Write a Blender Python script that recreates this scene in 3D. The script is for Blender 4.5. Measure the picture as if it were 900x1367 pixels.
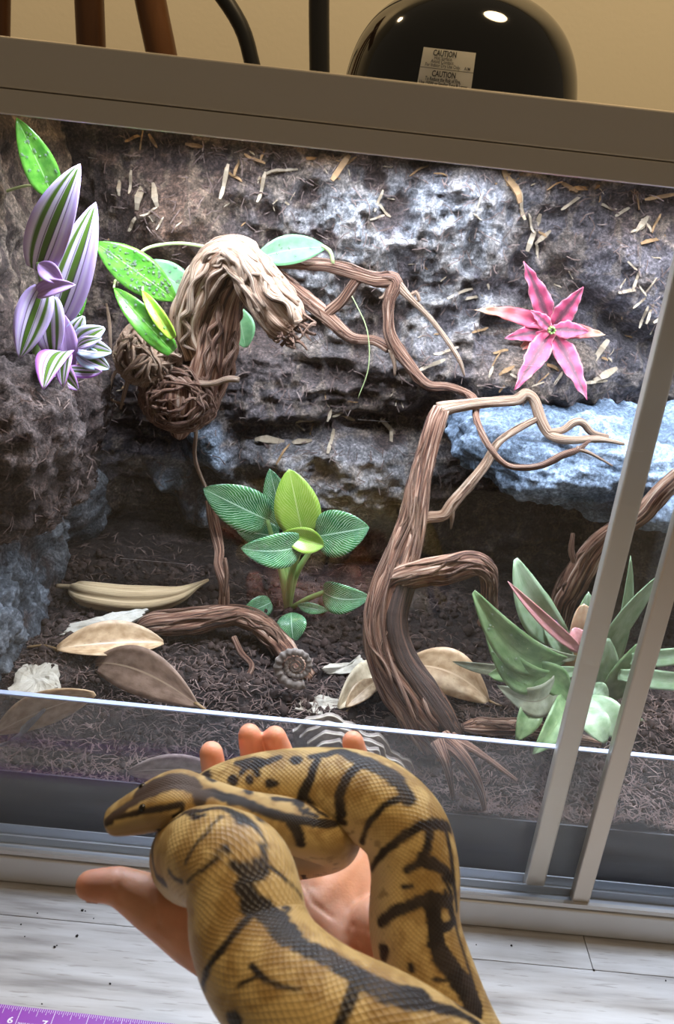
import bpy, bmesh, math, random
import numpy as np
from mathutils import Vector, Matrix
from mathutils.bvhtree import BVHTree
random.seed(7); RNG = np.random.default_rng(7)
for o in list(bpy.data.objects): bpy.data.objects.remove(o)
S = bpy.context.scene
COL = S.collection

# ------------------------------------------------------------------ camera
F = 1150.0; W0, H0 = 900.0, 1367.0
PITCH, YAW, ROLL = [math.radians(a) for a in (22.04, 1.14, 6.31)]
CAM = np.array([0.0, -0.572, 0.612])
def cam_axes():
    fwd = np.array([math.sin(YAW)*math.cos(PITCH), math.cos(YAW)*math.cos(PITCH), -math.sin(PITCH)])
    right = np.array([math.cos(YAW), -math.sin(YAW), 0.0]); up = np.cross(right, fwd)
    c, s = math.cos(ROLL), math.sin(ROLL)
    return np.array([c*right + s*up, -s*right + c*up, fwd])
AX = cam_axes()
cd = bpy.data.cameras.new('camera'); cam = bpy.data.objects.new('camera', cd); COL.objects.link(cam)
cam.matrix_world = Matrix(((AX[0][0], AX[1][0], -AX[2][0], CAM[0]), (AX[0][1], AX[1][1], -AX[2][1], CAM[1]),
                           (AX[0][2], AX[1][2], -AX[2][2], CAM[2]), (0, 0, 0, 1)))
cd.sensor_fit = 'VERTICAL'; cd.sensor_height = 24.0; cd.sensor_width = 24.0
cd.lens = 24.0*F/H0; cd.clip_start = 0.02; cd.clip_end = 50
cd.dof.use_dof = True; cd.dof.focus_distance = 0.78; cd.dof.aperture_fstop = 9.0
S.camera = cam
# ------------------------------------------------------------------ world and room light
S.view_settings.view_transform = 'Standard'; S.view_settings.look = 'None'
S.view_settings.gamma = 1.0; S.view_settings.exposure = 0.0; S.view_settings.use_curve_mapping = False
wd = bpy.data.worlds.new('world'); S.world = wd; wd.use_nodes = True
wd.node_tree.nodes['Background'].inputs[0].default_value = (1.0, 0.80, 0.55, 1)
wd.node_tree.nodes['Background'].inputs[1].default_value = 0.14
def area_light(name, loc, target, size, power, color, size_y=None, shape=None, spread=None):
    ld = bpy.data.lights.new(name, 'AREA'); ld.energy = power; ld.color = color; ld.size = size
    if size_y: ld.shape = 'RECTANGLE'; ld.size_y = size_y
    if shape: ld.shape = shape
    if spread: ld.spread = spread
    o = bpy.data.objects.new(name, ld); COL.objects.link(o); o.location = loc
    o.rotation_euler = (Vector(target) - Vector(loc)).to_track_quat('-Z', 'Y').to_euler()
    return o
WARM = (1.0, 0.74, 0.42); COOL = (0.69, 0.81, 1.0)
# the black dome mirrors a round ceiling lamp overhead and a small bulb to the left behind the tank
area_light('ceiling_lamp_offscreen', (0.55, 0.18, 2.40), (0.55, 0.18, 0.0), 0.48, 27, WARM, shape='DISK')
area_light('standing_lamp_left_offscreen', (-0.90, 0.76, 1.82), (-0.1, 0.9, 0.7), 0.08, 5.0, WARM, shape='DISK')
LED_POWER = 6.2

# ------------------------------------------------------------------ pixel helpers
def ray(a, b): return np.array([(a-W0/2)/F, -(b-H0/2)/F, 1.0]) @ AX
def at(a, b, Y=None, Z=None, X=None, d=None):
    r = ray(a, b)
    if d is not None: t = d
    elif Y is not None: t = (Y-CAM[1])/r[1]
    elif Z is not None: t = (Z-CAM[2])/r[2]
    else: t = (X-CAM[0])/r[0]
    return CAM + r*t
def depth(P): return float((np.asarray(P)-CAM) @ AX[2])
def pxs(P): v = (np.asarray(P)-CAM) @ AX.T; return W0/2 + F*v[..., 0]/v[..., 2], H0/2 - F*v[..., 1]/v[..., 2]
def px2m(n, P): return n*depth(P)/F
TOCAM = -AX[2]

# ------------------------------------------------------------------ noise
def _h(ix, iy, iz, s):
    n = (ix.astype(np.int64)*374761393 + iy.astype(np.int64)*668265263 + iz.astype(np.int64)*2147483647 + s*974634777) & 0xffffffff
    n = ((n ^ (n >> 13))*1274126177) & 0xffffffff
    n = ((n ^ (n >> 16))*2246822519) & 0xffffffff
    return ((n ^ (n >> 15)) & 0xffffff)/float(0xffffff)*2-1
def vn(p, s=0):
    p = np.asarray(p, float); i = np.floor(p); f = p-i; u = f*f*f*(f*(f*6-15)+10); i = i.astype(np.int64)
    r = 0
    for dx in (0, 1):
        wx = u[..., 0] if dx else 1-u[..., 0]
        for dy in (0, 1):
            wy = u[..., 1] if dy else 1-u[..., 1]
            for dz in (0, 1):
                wz = u[..., 2] if dz else 1-u[..., 2]
                r = r + wx*wy*wz*_h(i[..., 0]+dx, i[..., 1]+dy, i[..., 2]+dz, s)
    return r
def fbm(p, o=4, s=0, g=0.5):
    p = np.asarray(p, float); r = 0; a = 1; t = 0
    for k in range(o): r = r + a*vn(p*(2.03**k)+k*17.3, s+k); t += a; a *= g
    return r/t
def ridged(p, o=3, s=0):
    p = np.asarray(p, float); r = 0; a = 1; t = 0
    for k in range(o): r = r + a*(1-np.abs(vn(p*(2.1**k)+k*9.1, s+k))*2); t += a; a *= .5
    return r/t
def sm(a, b, x): t = np.clip((x-a)/(b-a), 0, 1); return t*t*(3-2*t)

# ------------------------------------------------------------------ object helpers
def tag(o, label=None, cat=None, group=None, kind=None):
    if label: o['label'] = label
    if cat: o['category'] = cat
    if group: o['group'] = group
    if kind: o['kind'] = kind
    return o
def thing(name, loc, label, cat, group=None):
    o = bpy.data.objects.new(name, None); COL.objects.link(o); o.location = loc; o.empty_display_size = .02
    return tag(o, label, cat, group)
def link(name, me, mat=None, parent=None, smooth=True):
    if mat is not None:
        me.materials.clear(); me.materials.append(MAT[mat] if isinstance(mat, str) else mat)
    if smooth: me.polygons.foreach_set('use_smooth', [True]*len(me.polygons))
    o = bpy.data.objects.new(name, me); COL.objects.link(o)
    if parent is not None: set_parent(o, parent)
    return o
def world_loc(p):
    v = Vector(p.location)
    while p.parent is not None: p = p.parent; v = v + Vector(p.location)
    return v
def set_parent(o, p):           # meshes are written in world coordinates
    o.parent = p; o.location = Vector(o.location) - world_loc(p)
def pyd(name, V, Fc, mat=None, parent=None, smooth=True):
    me = bpy.data.meshes.new(name); me.from_pydata([tuple(v) for v in np.asarray(V).reshape(-1, 3).tolist()], [], Fc); me.update()
    return link(name, me, mat, parent, smooth)
def grid_faces(n, m, close=False):
    mm = m if close else m-1
    i, j = np.meshgrid(np.arange(n-1), np.arange(mm), indexing='ij'); j2 = (j+1) % m
    return np.stack([i*m+j, i*m+j2, (i+1)*m+j2, (i+1)*m+j], -1).reshape(-1, 4).tolist()
def set_uv(me, uv):             # uv per vertex
    l = me.uv_layers.new(name='UVMap'); idx = np.zeros(len(me.loops), int); me.loops.foreach_get('vertex_index', idx)
    l.data.foreach_set('uv', np.asarray(uv, float)[idx].ravel())
def set_attr(me, name, A):
    A = np.asarray(A, np.float32)
    if A.shape[-1] == 4: a = me.attributes.new(name, 'FLOAT_COLOR', 'POINT'); a.data.foreach_set('color', A.ravel())
    else: a = me.attributes.new(name, 'FLOAT_VECTOR', 'POINT'); a.data.foreach_set('vector', A.ravel())
def boxes(name, bs, mat, parent=None, bevel=0.0):
    V = []; Fc = []
    for (x0, x1, y0, y1, z0, z1) in bs:
        b = len(V)
        V += [(x, y, z) for z in (z0, z1) for y in (y0, y1) for x in (x0, x1)]
        Fc += [tuple(b+i for i in f) for f in ((0, 2, 3, 1), (4, 5, 7, 6), (0, 1, 5, 4), (2, 6, 7, 3), (0, 4, 6, 2), (1, 3, 7, 5))]
    o = pyd(name, V, Fc, mat, parent, smooth=False)
    if bevel:
        m = o.modifiers.new('bevel', 'BEVEL'); m.width = bevel; m.segments = 2
    return o
def catmull(P, n):
    P = np.asarray(P, float); k = len(P)
    Q = np.vstack([2*P[0]-P[1], P, 2*P[-1]-P[-2]]); out = []
    for t in np.linspace(0, k-1-1e-9, n):
        i = int(t); f = t-i; p0, p1, p2, p3 = Q[i:i+4]
        out.append(.5*((2*p1)+(-p0+p2)*f+(2*p0-5*p1+4*p2-p3)*f*f+(-p0+3*p1-3*p2+p3)*f**3))
    return np.array(out)
def frames(C, hint=None):
    T = np.gradient(C, axis=0); T /= np.linalg.norm(T, axis=1)[:, None]+1e-12
    n = np.array([0, 0, 1.0]) if hint is None else np.asarray(hint, float)
    if abs(n @ T[0]) > .9: n = np.array([1.0, 0, 0])
    N = []
    for t in T:
        n = n-(n @ t)*t; n = n/np.linalg.norm(n); N.append(n)
    N = np.array(N); return T, N, np.cross(T, N)
def resample(C, step):
    C = np.asarray(C, float); d = np.r_[0, np.cumsum(np.linalg.norm(np.diff(C[:, :3], axis=0), axis=1))]
    n = max(6, int(d[-1]/step)); s = np.linspace(0, d[-1], n)
    return np.stack([np.interp(s, d, C[:, k]) for k in range(C.shape[1])], 1), s
def merge(parts):               # [(V,F,attr)] -> one
    V = []; Fc = []; A = []; b = 0
    for v, f, a in parts:
        V.append(v); A.append(a); Fc += [tuple(i+b for i in q) for q in f]; b += len(v)
    return np.vstack(V), Fc, np.vstack(A)
def tube(C, seg=10, ridge=0.0, af=2.0, bf=12.0, twist=0.0, lump=0.0, seed=0, step=.004, grain=(2.6, 9.0)):
    """C: rows x,y,z,r -> verts, faces, grain attribute (a welded tube with closed ends)"""
    C, s = resample(catmull(C, max(24, len(C)*12)), step); n = len(C)
    T, N, B = frames(C[:, :3]); th = np.linspace(0, 2*math.pi, seg, endpoint=False)
    r = np.maximum(C[:, 3], .0003)[:, None]; ang = th[None, :]+twist*s[:, None]
    q = np.stack([np.cos(ang)*af, np.sin(ang)*af, np.broadcast_to(s[:, None]*bf, ang.shape)+seed*3.7], -1)
    R = r*np.ones_like(ang)
    if ridge: R = R*(.97+ridge*(ridged(q, 2, seed)-.45)+ridge*.4*vn(q*2.7, seed+5))
    if lump: R = R*(1+lump*fbm(np.stack([np.cos(ang), np.sin(ang), s[:, None]*35+0*ang], -1)+seed, 2, seed+9))
    V = C[:, None, :3]+R[..., None]*(np.cos(th)[None, :, None]*N[:, None]+np.sin(th)[None, :, None]*B[:, None])
    G = np.stack([np.cos(ang)*grain[0], np.sin(ang)*grain[0], np.broadcast_to(s[:, None]*grain[1], ang.shape)+seed*2.3], -1)
    V = V.reshape(-1, 3); G = G.reshape(-1, 3); Fc = grid_faces(n, seg, True)
    e = len(V); V = np.vstack([V, C[0, :3], C[-1, :3]]); G = np.vstack([G, G[0], G[-1]])
    Fc += [(j, e, (j+1) % seg) for j in range(seg)] if False else [((j+1) % seg, j, e) for j in range(seg)]
    Fc += [((n-1)*seg+j, (n-1)*seg+(j+1) % seg, e+1) for j in range(seg)]
    return V, Fc, G
def tube_obj(name, parts, mat, parent=None, kind=None):
    V, Fc, G = merge(parts) if isinstance(parts, list) else parts
    o = pyd(name, V, Fc, mat, parent); set_attr(o.data, 'gr', G)
    if kind: o['kind'] = kind
    return o

# ------------------------------------------------------------------ materials
MAT = {}
def newmat(name):
    m = bpy.data.materials.new(name); m.use_nodes = True; MAT[name] = m
    nt = m.node_tree; return m, nt, nt.nodes['Principled BSDF']
def N(nt, t, **k):
    n = nt.nodes.new(t)
    for a, v in k.items():
        if a == 'i':
            for q, w in v.items(): n.inputs[q].default_value = w
        else: setattr(n, a, v)
    return n
def ramp(nt, stops):
    r = N(nt, 'ShaderNodeValToRGB'); e = r.color_ramp.elements
    while len(e) < len(stops): e.new(.5)
    for k, (p, c) in enumerate(stops): e[k].position = p; e[k].color = (*c, 1)
    return r
def coords(nt, kind):
    if kind == 'object': t = N(nt, 'ShaderNodeTexCoord'); return t.outputs['Object']
    if kind == 'uv': t = N(nt, 'ShaderNodeTexCoord'); return t.outputs['UV']
    t = N(nt, 'ShaderNodeAttribute', attribute_name=kind); return t.outputs['Vector']
def plain(name, c, rough=.6, metal=0, spec=.5, bump=0, bscale=60, **extra):
    m, nt, b = newmat(name); b.inputs['Base Color'].default_value = (*c, 1); b.inputs['Roughness'].default_value = rough
    b.inputs['Metallic'].default_value = metal; b.inputs['Specular IOR Level'].default_value = spec
    for k, v in extra.items(): b.inputs[k.replace('_', ' ')].default_value = v
    if bump: add_bump(nt, b, N(nt, 'ShaderNodeTexNoise', i={'Scale': bscale, 'Detail': 6}), bump, coords(nt, 'object'))
    return m
def add_bump(nt, b, tex, strength, vec=None, dist=.002):
    if vec is not None: nt.links.new(vec, tex.inputs['Vector'])
    bp = N(nt, 'ShaderNodeBump', i={'Strength': strength, 'Distance': dist})
    nt.links.new(tex.outputs[0], bp.inputs['Height']); nt.links.new(bp.outputs[0], b.inputs['Normal'])
    return bp
def noisy(name, stops, scale, kind='object', rough=.8, bump=.4, detail=8, bscale=None, dist=.002, stretch=(1, 1, 1), spec=.3):
    m, nt, b = newmat(name); v = coords(nt, kind)
    mp = N(nt, 'ShaderNodeMapping'); mp.inputs['Scale'].default_value = stretch; nt.links.new(v, mp.inputs[0])
    t = N(nt, 'ShaderNodeTexNoise', i={'Scale': scale, 'Detail': detail, 'Roughness': .62}); nt.links.new(mp.outputs[0], t.inputs['Vector'])
    r = ramp(nt, stops); nt.links.new(t.outputs[0], r.inputs[0]); nt.links.new(r.outputs[0], b.inputs['Base Color'])
    b.inputs['Roughness'].default_value = rough; b.inputs['Specular IOR Level'].default_value = spec
    if bump: add_bump(nt, b, N(nt, 'ShaderNodeTexNoise', i={'Scale': bscale or scale*2, 'Detail': 8, 'Roughness': .65}), bump, mp.outputs[0], dist)
    return m
def vcol(name, scale, rough=.8, bump=.5, contrast=.55, spec=.3, dist=.003, fine=220):
    """vertex-colour albedo broken up by noise (soil, rock, bark)"""
    m, nt, b = newmat(name); a = N(nt, 'ShaderNodeAttribute', attribute_name='Col'); v = coords(nt, 'object')
    t = N(nt, 'ShaderNodeTexNoise', i={'Scale': scale, 'Detail': 10, 'Roughness': .7}); nt.links.new(v, t.inputs['Vector'])
    r = ramp(nt, [(.28, (1-contrast,)*3), (.5, (1, 1, 1)), (.72, (1+contrast*1.4,)*3)]); nt.links.new(t.outputs[0], r.inputs[0])
    mx = N(nt, 'ShaderNodeMix', data_type='RGBA', blend_type='MULTIPLY'); mx.inputs[0].default_value = 1
    nt.links.new(a.outputs['Color'], mx.inputs[6]); nt.links.new(r.outputs[0], mx.inputs[7])
    t3 = N(nt, 'ShaderNodeTexNoise', i={'Scale': scale*4.2, 'Detail': 5, 'Roughness': .65}); nt.links.new(v, t3.inputs['Vector'])
    r3 = ramp(nt, [(.34, (.45, .45, .45)), (.5, (1, 1, 1)), (.66, (2.0, 1.95, 1.9))]); nt.links.new(t3.outputs[0], r3.inputs[0])
    m3_ = N(nt, 'ShaderNodeMix', data_type='RGBA', blend_type='MULTIPLY'); m3_.inputs[0].default_value = 1
    nt.links.new(mx.outputs[2], m3_.inputs[6]); nt.links.new(r3.outputs[0], m3_.inputs[7]); nt.links.new(m3_.outputs[2], b.inputs['Base Color'])
    b.inputs['Roughness'].default_value = rough; b.inputs['Specular IOR Level'].default_value = spec
    t2 = N(nt, 'ShaderNodeTexNoise', i={'Scale': fine, 'Detail': 6, 'Roughness': .7}); nt.links.new(v, t2.inputs['Vector'])
    ad = N(nt, 'ShaderNodeMath', operation='ADD'); nt.links.new(t.outputs[0], ad.inputs[0]); nt.links.new(t2.outputs[0], ad.inputs[1])
    add_bump(nt, b, ad, bump, None, dist)
    return m
def mth(nt, op, a, b=None, c=None):
    n = N(nt, 'ShaderNodeMath', operation=op)
    for k, v in enumerate((a, b, c)):
        if v is None: continue
        if isinstance(v, (int, float)): n.inputs[k].default_value = v
        else: nt.links.new(v, n.inputs[k])
    return n.outputs[0]
def glass(name, tint, ior=1.45, haze=0.0, hazecol=(.8, .85, 1)):
    m, nt, b = newmat(name); nt.nodes.remove(b); out = nt.nodes['Material Output']
    tr = N(nt, 'ShaderNodeBsdfTransparent'); tr.inputs[0].default_value = (*tint, 1)
    gl = N(nt, 'ShaderNodeBsdfGlossy'); gl.inputs['Roughness'].default_value = .0
    ge = N(nt, 'ShaderNodeNewGeometry'); dp = N(nt, 'ShaderNodeVectorMath', operation='DOT_PRODUCT')
    nt.links.new(ge.outputs['Incoming'], dp.inputs[0]); nt.links.new(ge.outputs['Normal'], dp.inputs[1])
    k = mth(nt, 'POWER', mth(nt, 'SUBTRACT', 1.0, mth(nt, 'ABSOLUTE', dp.outputs['Value'])), 5.0)   # thin pane: Schlick, alike from both sides
    r0 = ((ior-1)/(ior+1))**2; fr = mth(nt, 'ADD', mth(nt, 'MULTIPLY', k, 1-r0), r0)
    mx = N(nt, 'ShaderNodeMixShader'); nt.links.new(fr, mx.inputs[0]); nt.links.new(tr.outputs[0], mx.inputs[1]); nt.links.new(gl.outputs[0], mx.inputs[2])
    last = mx
    if haze:
        df = N(nt, 'ShaderNodeBsdfDiffuse'); df.inputs[0].default_value = (*hazecol, 1)
        m2 = N(nt, 'ShaderNodeMixShader'); m2.inputs[0].default_value = haze; nt.links.new(mx.outputs[0], m2.inputs[1]); nt.links.new(df.outputs[0], m2.inputs[2]); last = m2
    nt.links.new(last.outputs[0], out.inputs['Surface']); return m

plain('aluminium', (.62, .56, .49), .42, .75, bump=.03, bscale=900)
plain('aluminium_white', (.70, .69, .67), .42, .35)
plain('track_metal', (.62, .66, .72), .45, .8)
plain('dark_gap', (.05, .045, .04), .8)
plain('panel', (.10, .10, .10), .7)
plain('liner', (.055, .055, .062), .55)
plain('dam_edge', (.40, .46, .64), .35)
glass('door_glass', (.985, .99, .985))
glass('dam_acrylic', (.96, .96, .98), 1.49, .035, (.75, .78, .95))
plain('wall_paint', (.80, .73, .58), .9, bump=.15, bscale=120)
plain('black_gloss', (.006, .006, .006), .06, 0, .6)
plain('black_metal', (.012, .012, .012), .4)
plain('black_rubber', (.015, .015, .015), .6)
plain('label_paper', (.72, .68, .58), .6)
plain('ink', (.01, .01, .01), .7)
plain('white_ink', (.86, .82, .90), .6)
plain('tape_purple', (.30, .06, .44), .35)
plain('grit', (.02, .018, .016), .9)
plain('diffuser', (.9, .9, .9), .5)
plain('nail', (.80, .50, .40), .35)
plain('eye', (.01, .008, .006), .05)
plain('scratch', (.75, .78, .85), .6)
m, nt, b = newmat('water'); b.inputs['Base Color'].default_value = (1, 1, 1, 1); b.inputs['Roughness'].default_value = .02
b.inputs['IOR'].default_value = 1.33; b.inputs['Transmission Weight'].default_value = .9
noisy('chair_wood', [(.3, (.055, .024, .011)), (.7, (.19, .082, .032))], 14, rough=.35, bump=.1, stretch=(1, 1, .15))
noisy('wood_root', [(.34, (.022, .010, .008)), (.42, (.11, .044, .027)), (.50, (.27, .125, .074)), (.58, (.45, .26, .17)), (.68, (.68, .50, .38))], 2.1, 'gr', .6, 1.0, dist=.004, bscale=2.6, detail=3)
noisy('wood_pale', [(.31, (.05, .02, .012)), (.40, (.24, .12, .066)), (.50, (.50, .31, .20)), (.64, (.76, .58, .43))], 2.1, 'gr', .6, 1.0, dist=.004, bscale=2.6, detail=3)
noisy('wood_dark', [(.3, (.018, .012, .011)), (.5, (.06, .035, .026)), (.75, (.22, .12, .08))], 1.8, 'gr', .6, .8, dist=.003, bscale=3)
vcol('wall_relief', 75, .7, 1.0, .75, .35, .005)
vcol('soil', 90, .9, .9, .6, .2, .004)
vcol('rock', 70, .6, .8, .5, .4, .003)
noisy('fibre', [(.3, (.06, .04, .033)), (.55, (.15, .10, .085)), (.75, (.36, .27, .23))], 40, rough=.9, bump=0, spec=.1)
noisy('clod', [(.3, (.018, .012, .010)), (.7, (.075, .05, .042))], 60, rough=.95, bump=.6, spec=.1)
noisy('chip_pale', [(.3, (.20, .14, .085)), (.7, (.48, .38, .27))], 50, rough=.8, bump=.3)
noisy('chip_orange', [(.3, (.13, .07, .03)), (.7, (.36, .21, .10))], 50, rough=.8, bump=.3)
noisy('bark_white', [(.3, (.28, .23, .165)), (.5, (.50, .45, .365)), (.75, (.64, .60, .53))], 35, rough=.85, bump=.6)
noisy('pod', [(.3, (.30, .19, .09)), (.55, (.60, .43, .24)), (.75, (.78, .62, .40))], 1.2, 'gr', .7, .4)
noisy('fossil', [(.3, (.10, .08, .065)), (.55, (.30, .25, .215)), (.75, (.55, .49, .43))], 70, rough=.7, bump=.5)
noisy('sprig', [(.3, (.05, .055, .06)), (.7, (.28, .29, .31))], 60, rough=.6, bump=.4)
def leafmat(name, build, rough=.35, trans=.25, bump=.15):
    """build(nt, u, v) returns a colour socket; u across the leaf 0..1, v along it 0..1"""
    m, nt, b = newmat(name); uv = coords(nt, 'uv'); sp = N(nt, 'ShaderNodeSeparateXYZ'); nt.links.new(uv, sp.inputs[0])
    c = build(nt, sp.outputs[0], sp.outputs[1], uv); nt.links.new(c, b.inputs['Base Color']); b.inputs['Roughness'].default_value = rough
    b.inputs['Subsurface Weight'].default_value = trans; b.inputs['Subsurface Radius'].default_value = (.004, .004, .002); b.inputs['Subsurface Scale'].default_value = .3
    if bump: add_bump(nt, b, N(nt, 'ShaderNodeTexNoise', i={'Scale': 14, 'Detail': 5}), bump, uv, .001)
    return m
def mixc(nt, f, a, b):
    n = N(nt, 'ShaderNodeMix', data_type='RGBA')
    if isinstance(f, (int, float)): n.inputs[0].default_value = f
    else: nt.links.new(f, n.inputs[0])
    for k, v in ((6, a), (7, b)):
        if isinstance(v, tuple): n.inputs[k].default_value = (*v, 1)
        else: nt.links.new(v, n.inputs[k])
    return n.outputs[2]
def noise_s(nt, vec, scale, stretch=(1, 1, 1), detail=4):
    mp = N(nt, 'ShaderNodeMapping'); mp.inputs['Scale'].default_value = stretch; nt.links.new(vec, mp.inputs[0])
    t = N(nt, 'ShaderNodeTexNoise', i={'Scale': scale, 'Detail': detail}); nt.links.new(mp.outputs[0], t.inputs['Vector']); return t.outputs[0]
def rampf(nt, f, stops):
    r = ramp(nt, stops); nt.links.new(f, r.inputs[0]); return r.outputs[0]
def b_green(c1, c2, rib):
    def f(nt, u, v, uv):
        c = rampf(nt, noise_s(nt, uv, 3, (1, 2, 1)), [(.3, c1), (.7, c2)])
        d = mth(nt, 'ABSOLUTE', mth(nt, 'SUBTRACT', u, .5))
        return mixc(nt, mth(nt, 'LESS_THAN', d, .018), c, rib)
    return f
leafmat('vine_leaf', b_green((.045, .20, .018), (.16, .42, .05), (.30, .55, .16)), .25)
leafmat('vine_leaf_pale', b_green((.10, .27, .11), (.20, .39, .18), (.28, .46, .25)), .45)
leafmat('vine_leaf_lime', b_green((.20, .48, .03), (.45, .62, .06), (.55, .70, .20)), .3)
def b_birkin(g1, g2, white, amt):
    def f(nt, u, v, uv):
        c = rampf(nt, noise_s(nt, uv, 2.5), [(.3, g1), (.7, g2)])
        d = mth(nt, 'ABSOLUTE', mth(nt, 'SUBTRACT', u, .5))
        w = mth(nt, 'SUBTRACT', mth(nt, 'MULTIPLY', v, 17.0), mth(nt, 'MULTIPLY', mth(nt, 'POWER', d, .8), 15.0))
        w = mth(nt, 'ADD', w, mth(nt, 'MULTIPLY', noise_s(nt, uv, 6), 1.6))
        st = mth(nt, 'FRACT', w); line = mth(nt, 'LESS_THAN', st, mth(nt, 'MULTIPLY', noise_s(nt, uv, 5), amt))
        c = mixc(nt, line, c, white)
        return mixc(nt, mth(nt, 'LESS_THAN', d, .015), c, white)
    return f
leafmat('birkin_leaf', b_birkin((.012, .10, .03), (.05, .24, .06), (.46, .64, .46), .42), .25)
leafmat('birkin_leaf_lime', b_birkin((.22, .42, .03), (.36, .52, .07), (.55, .66, .24), .3), .3)
def b_trad(purple):
    def f(nt, u, v, uv):
        n = mth(nt, 'MULTIPLY', mth(nt, 'SUBTRACT', noise_s(nt, uv, 3, (1, .25, 1)), .5), .12)
        uu = mth(nt, 'ADD', u, n); G = (.10, .19, .022); Wt = (.74, .64, .78); Pu = purple; D = (.05, .03, .06)
        r = ramp(nt, [(0.0, Pu), (.14, Wt), (.20, G), (.27, G), (.30, Wt), (.38, Wt), (.41, D), (.425, Wt), (.45, G), (.57, G), (.60, D), (.615, Wt), (.68, Wt), (.70, D), (.715, Pu), (.80, Wt), (.86, Pu), (1.0, Pu)])
        r.color_ramp.interpolation = 'LINEAR'; nt.links.new(uu, r.inputs[0]); return r.outputs[0]
    return f
leafmat('trad_leaf', b_trad((.58, .42, .72)), .3, .2)
leafmat('trad_leaf_purple', b_trad((.50, .18, .62)), .3, .2)
leafmat('trad_leaf_blue', b_trad((.55, .66, .80)), .3, .2)
leafmat('trad_under', lambda nt, u, v, uv: rampf(nt, noise_s(nt, uv, 3, (4, .5, 1)), [(.3, (.36, .16, .42)), (.7, (.60, .42, .66))]), .35, .2)
def b_star(nt, u, v, uv):
    d = mth(nt, 'ADD', mth(nt, 'ABSOLUTE', mth(nt, 'SUBTRACT', u, .5)), mth(nt, 'MULTIPLY', mth(nt, 'SUBTRACT', noise_s(nt, uv, 7, (1, 1.5, 1)), .5), .22))
    c = rampf(nt, d, [(.04, (.13, .04, .06)), (.12, (.24, .05, .085)), (.2, (.48, .055, .125)), (.42, (.55, .085, .175)), (.5, (.62, .24, .28))])
    return mixc(nt, mth(nt, 'MULTIPLY', mth(nt, 'GREATER_THAN', noise_s(nt, uv, 16), .64), .35), c, (.45, .22, .26))
leafmat('star_leaf', b_star, .5, .2)
leafmat('star_leaf_orange', lambda nt, u, v, uv: rampf(nt, mth(nt, 'ADD', v, mth(nt, 'MULTIPLY', noise_s(nt, uv, 5), .3)), [(.4, (.52, .075, .15)), (.85, (.58, .16, .12)), (1.1, (.55, .32, .2))]), .4, .2)
leafmat('brom_leaf', b_green((.085, .165, .055), (.25, .35, .17), (.16, .25, .10)), .38)
leafmat('brom_leaf_pale', b_green((.20, .31, .16), (.40, .49, .33), (.32, .42, .27)), .38)
leafmat('brom_pink', b_green((.42, .16, .17), (.62, .32, .30), (.50, .25, .22)), .35)
leafmat('brom_orange', b_green((.62, .34, .20), (.72, .55, .36), (.7, .45, .3)), .35)
leafmat('brom_purple', b_green((.16, .09, .22), (.32, .22, .42), (.2, .12, .25)), .35)
leafmat('brom_old', b_green((.14, .15, .09), (.34, .36, .26), (.2, .18, .12)), .5)
def b_dead(c1, c2, rib):
    def f(nt, u, v, uv):
        c = rampf(nt, noise_s(nt, uv, 5, (1, 1.6, 1), 10), [(.36, c1), (.64, c2)])
        d = mth(nt, 'ABSOLUTE', mth(nt, 'SUBTRACT', u, .5))
        c = mixc(nt, mth(nt, 'LESS_THAN', d, .02), c, rib)
        return mixc(nt, mth(nt, 'MULTIPLY', mth(nt, 'GREATER_THAN', noise_s(nt, uv, 26), .68), .6), c, (.08, .04, .02))
    return f
leafmat('dead_tan', b_dead((.36, .22, .11), (.60, .42, .25), (.66, .48, .30)), .45, 0)
leafmat('dead_brown', b_dead((.17, .10, .065), (.32, .21, .15), (.42, .30, .20)), .55, 0)
leafmat('dead_pale', b_dead((.42, .32, .19), (.68, .55, .37), (.72, .60, .42)), .6, 0)
leafmat('dead_grey', b_dead((.22, .16, .14), (.40, .31, .28), (.46, .38, .34)), .55, 0)
plain('petiole', (.30, .46, .14), .4); plain('vine_stem', (.40, .46, .20), .5); plain('petiole_dark', (.22, .13, .05), .5)
def skin_mat():
    m, nt, b = newmat('skin'); v = coords(nt, 'object')
    a = N(nt, 'ShaderNodeAttribute', attribute_name='Col')
    t = N(nt, 'ShaderNodeTexNoise', i={'Scale': 45, 'Detail': 5}); nt.links.new(v, t.inputs['Vector'])
    r = ramp(nt, [(.35, (.90, .86, .84)), (.65, (1.08, 1.06, 1.05))]); nt.links.new(t.outputs[0], r.inputs[0])
    mx = N(nt, 'ShaderNodeMix', data_type='RGBA', blend_type='MULTIPLY'); mx.inputs[0].default_value = 1
    nt.links.new(a.outputs['Color'], mx.inputs[6]); nt.links.new(r.outputs[0], mx.inputs[7]); nt.links.new(mx.outputs[2], b.inputs['Base Color'])
    b.inputs['Roughness'].default_value = .5; b.inputs['Subsurface Weight'].default_value = .25
    b.inputs['Subsurface Radius'].default_value = (.012, .004, .002); b.inputs['Subsurface Scale'].default_value = .35
    add_bump(nt, b, N(nt, 'ShaderNodeTexNoise', i={'Scale': 700, 'Detail': 3}), .12, v, .0008)
skin_mat()
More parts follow.
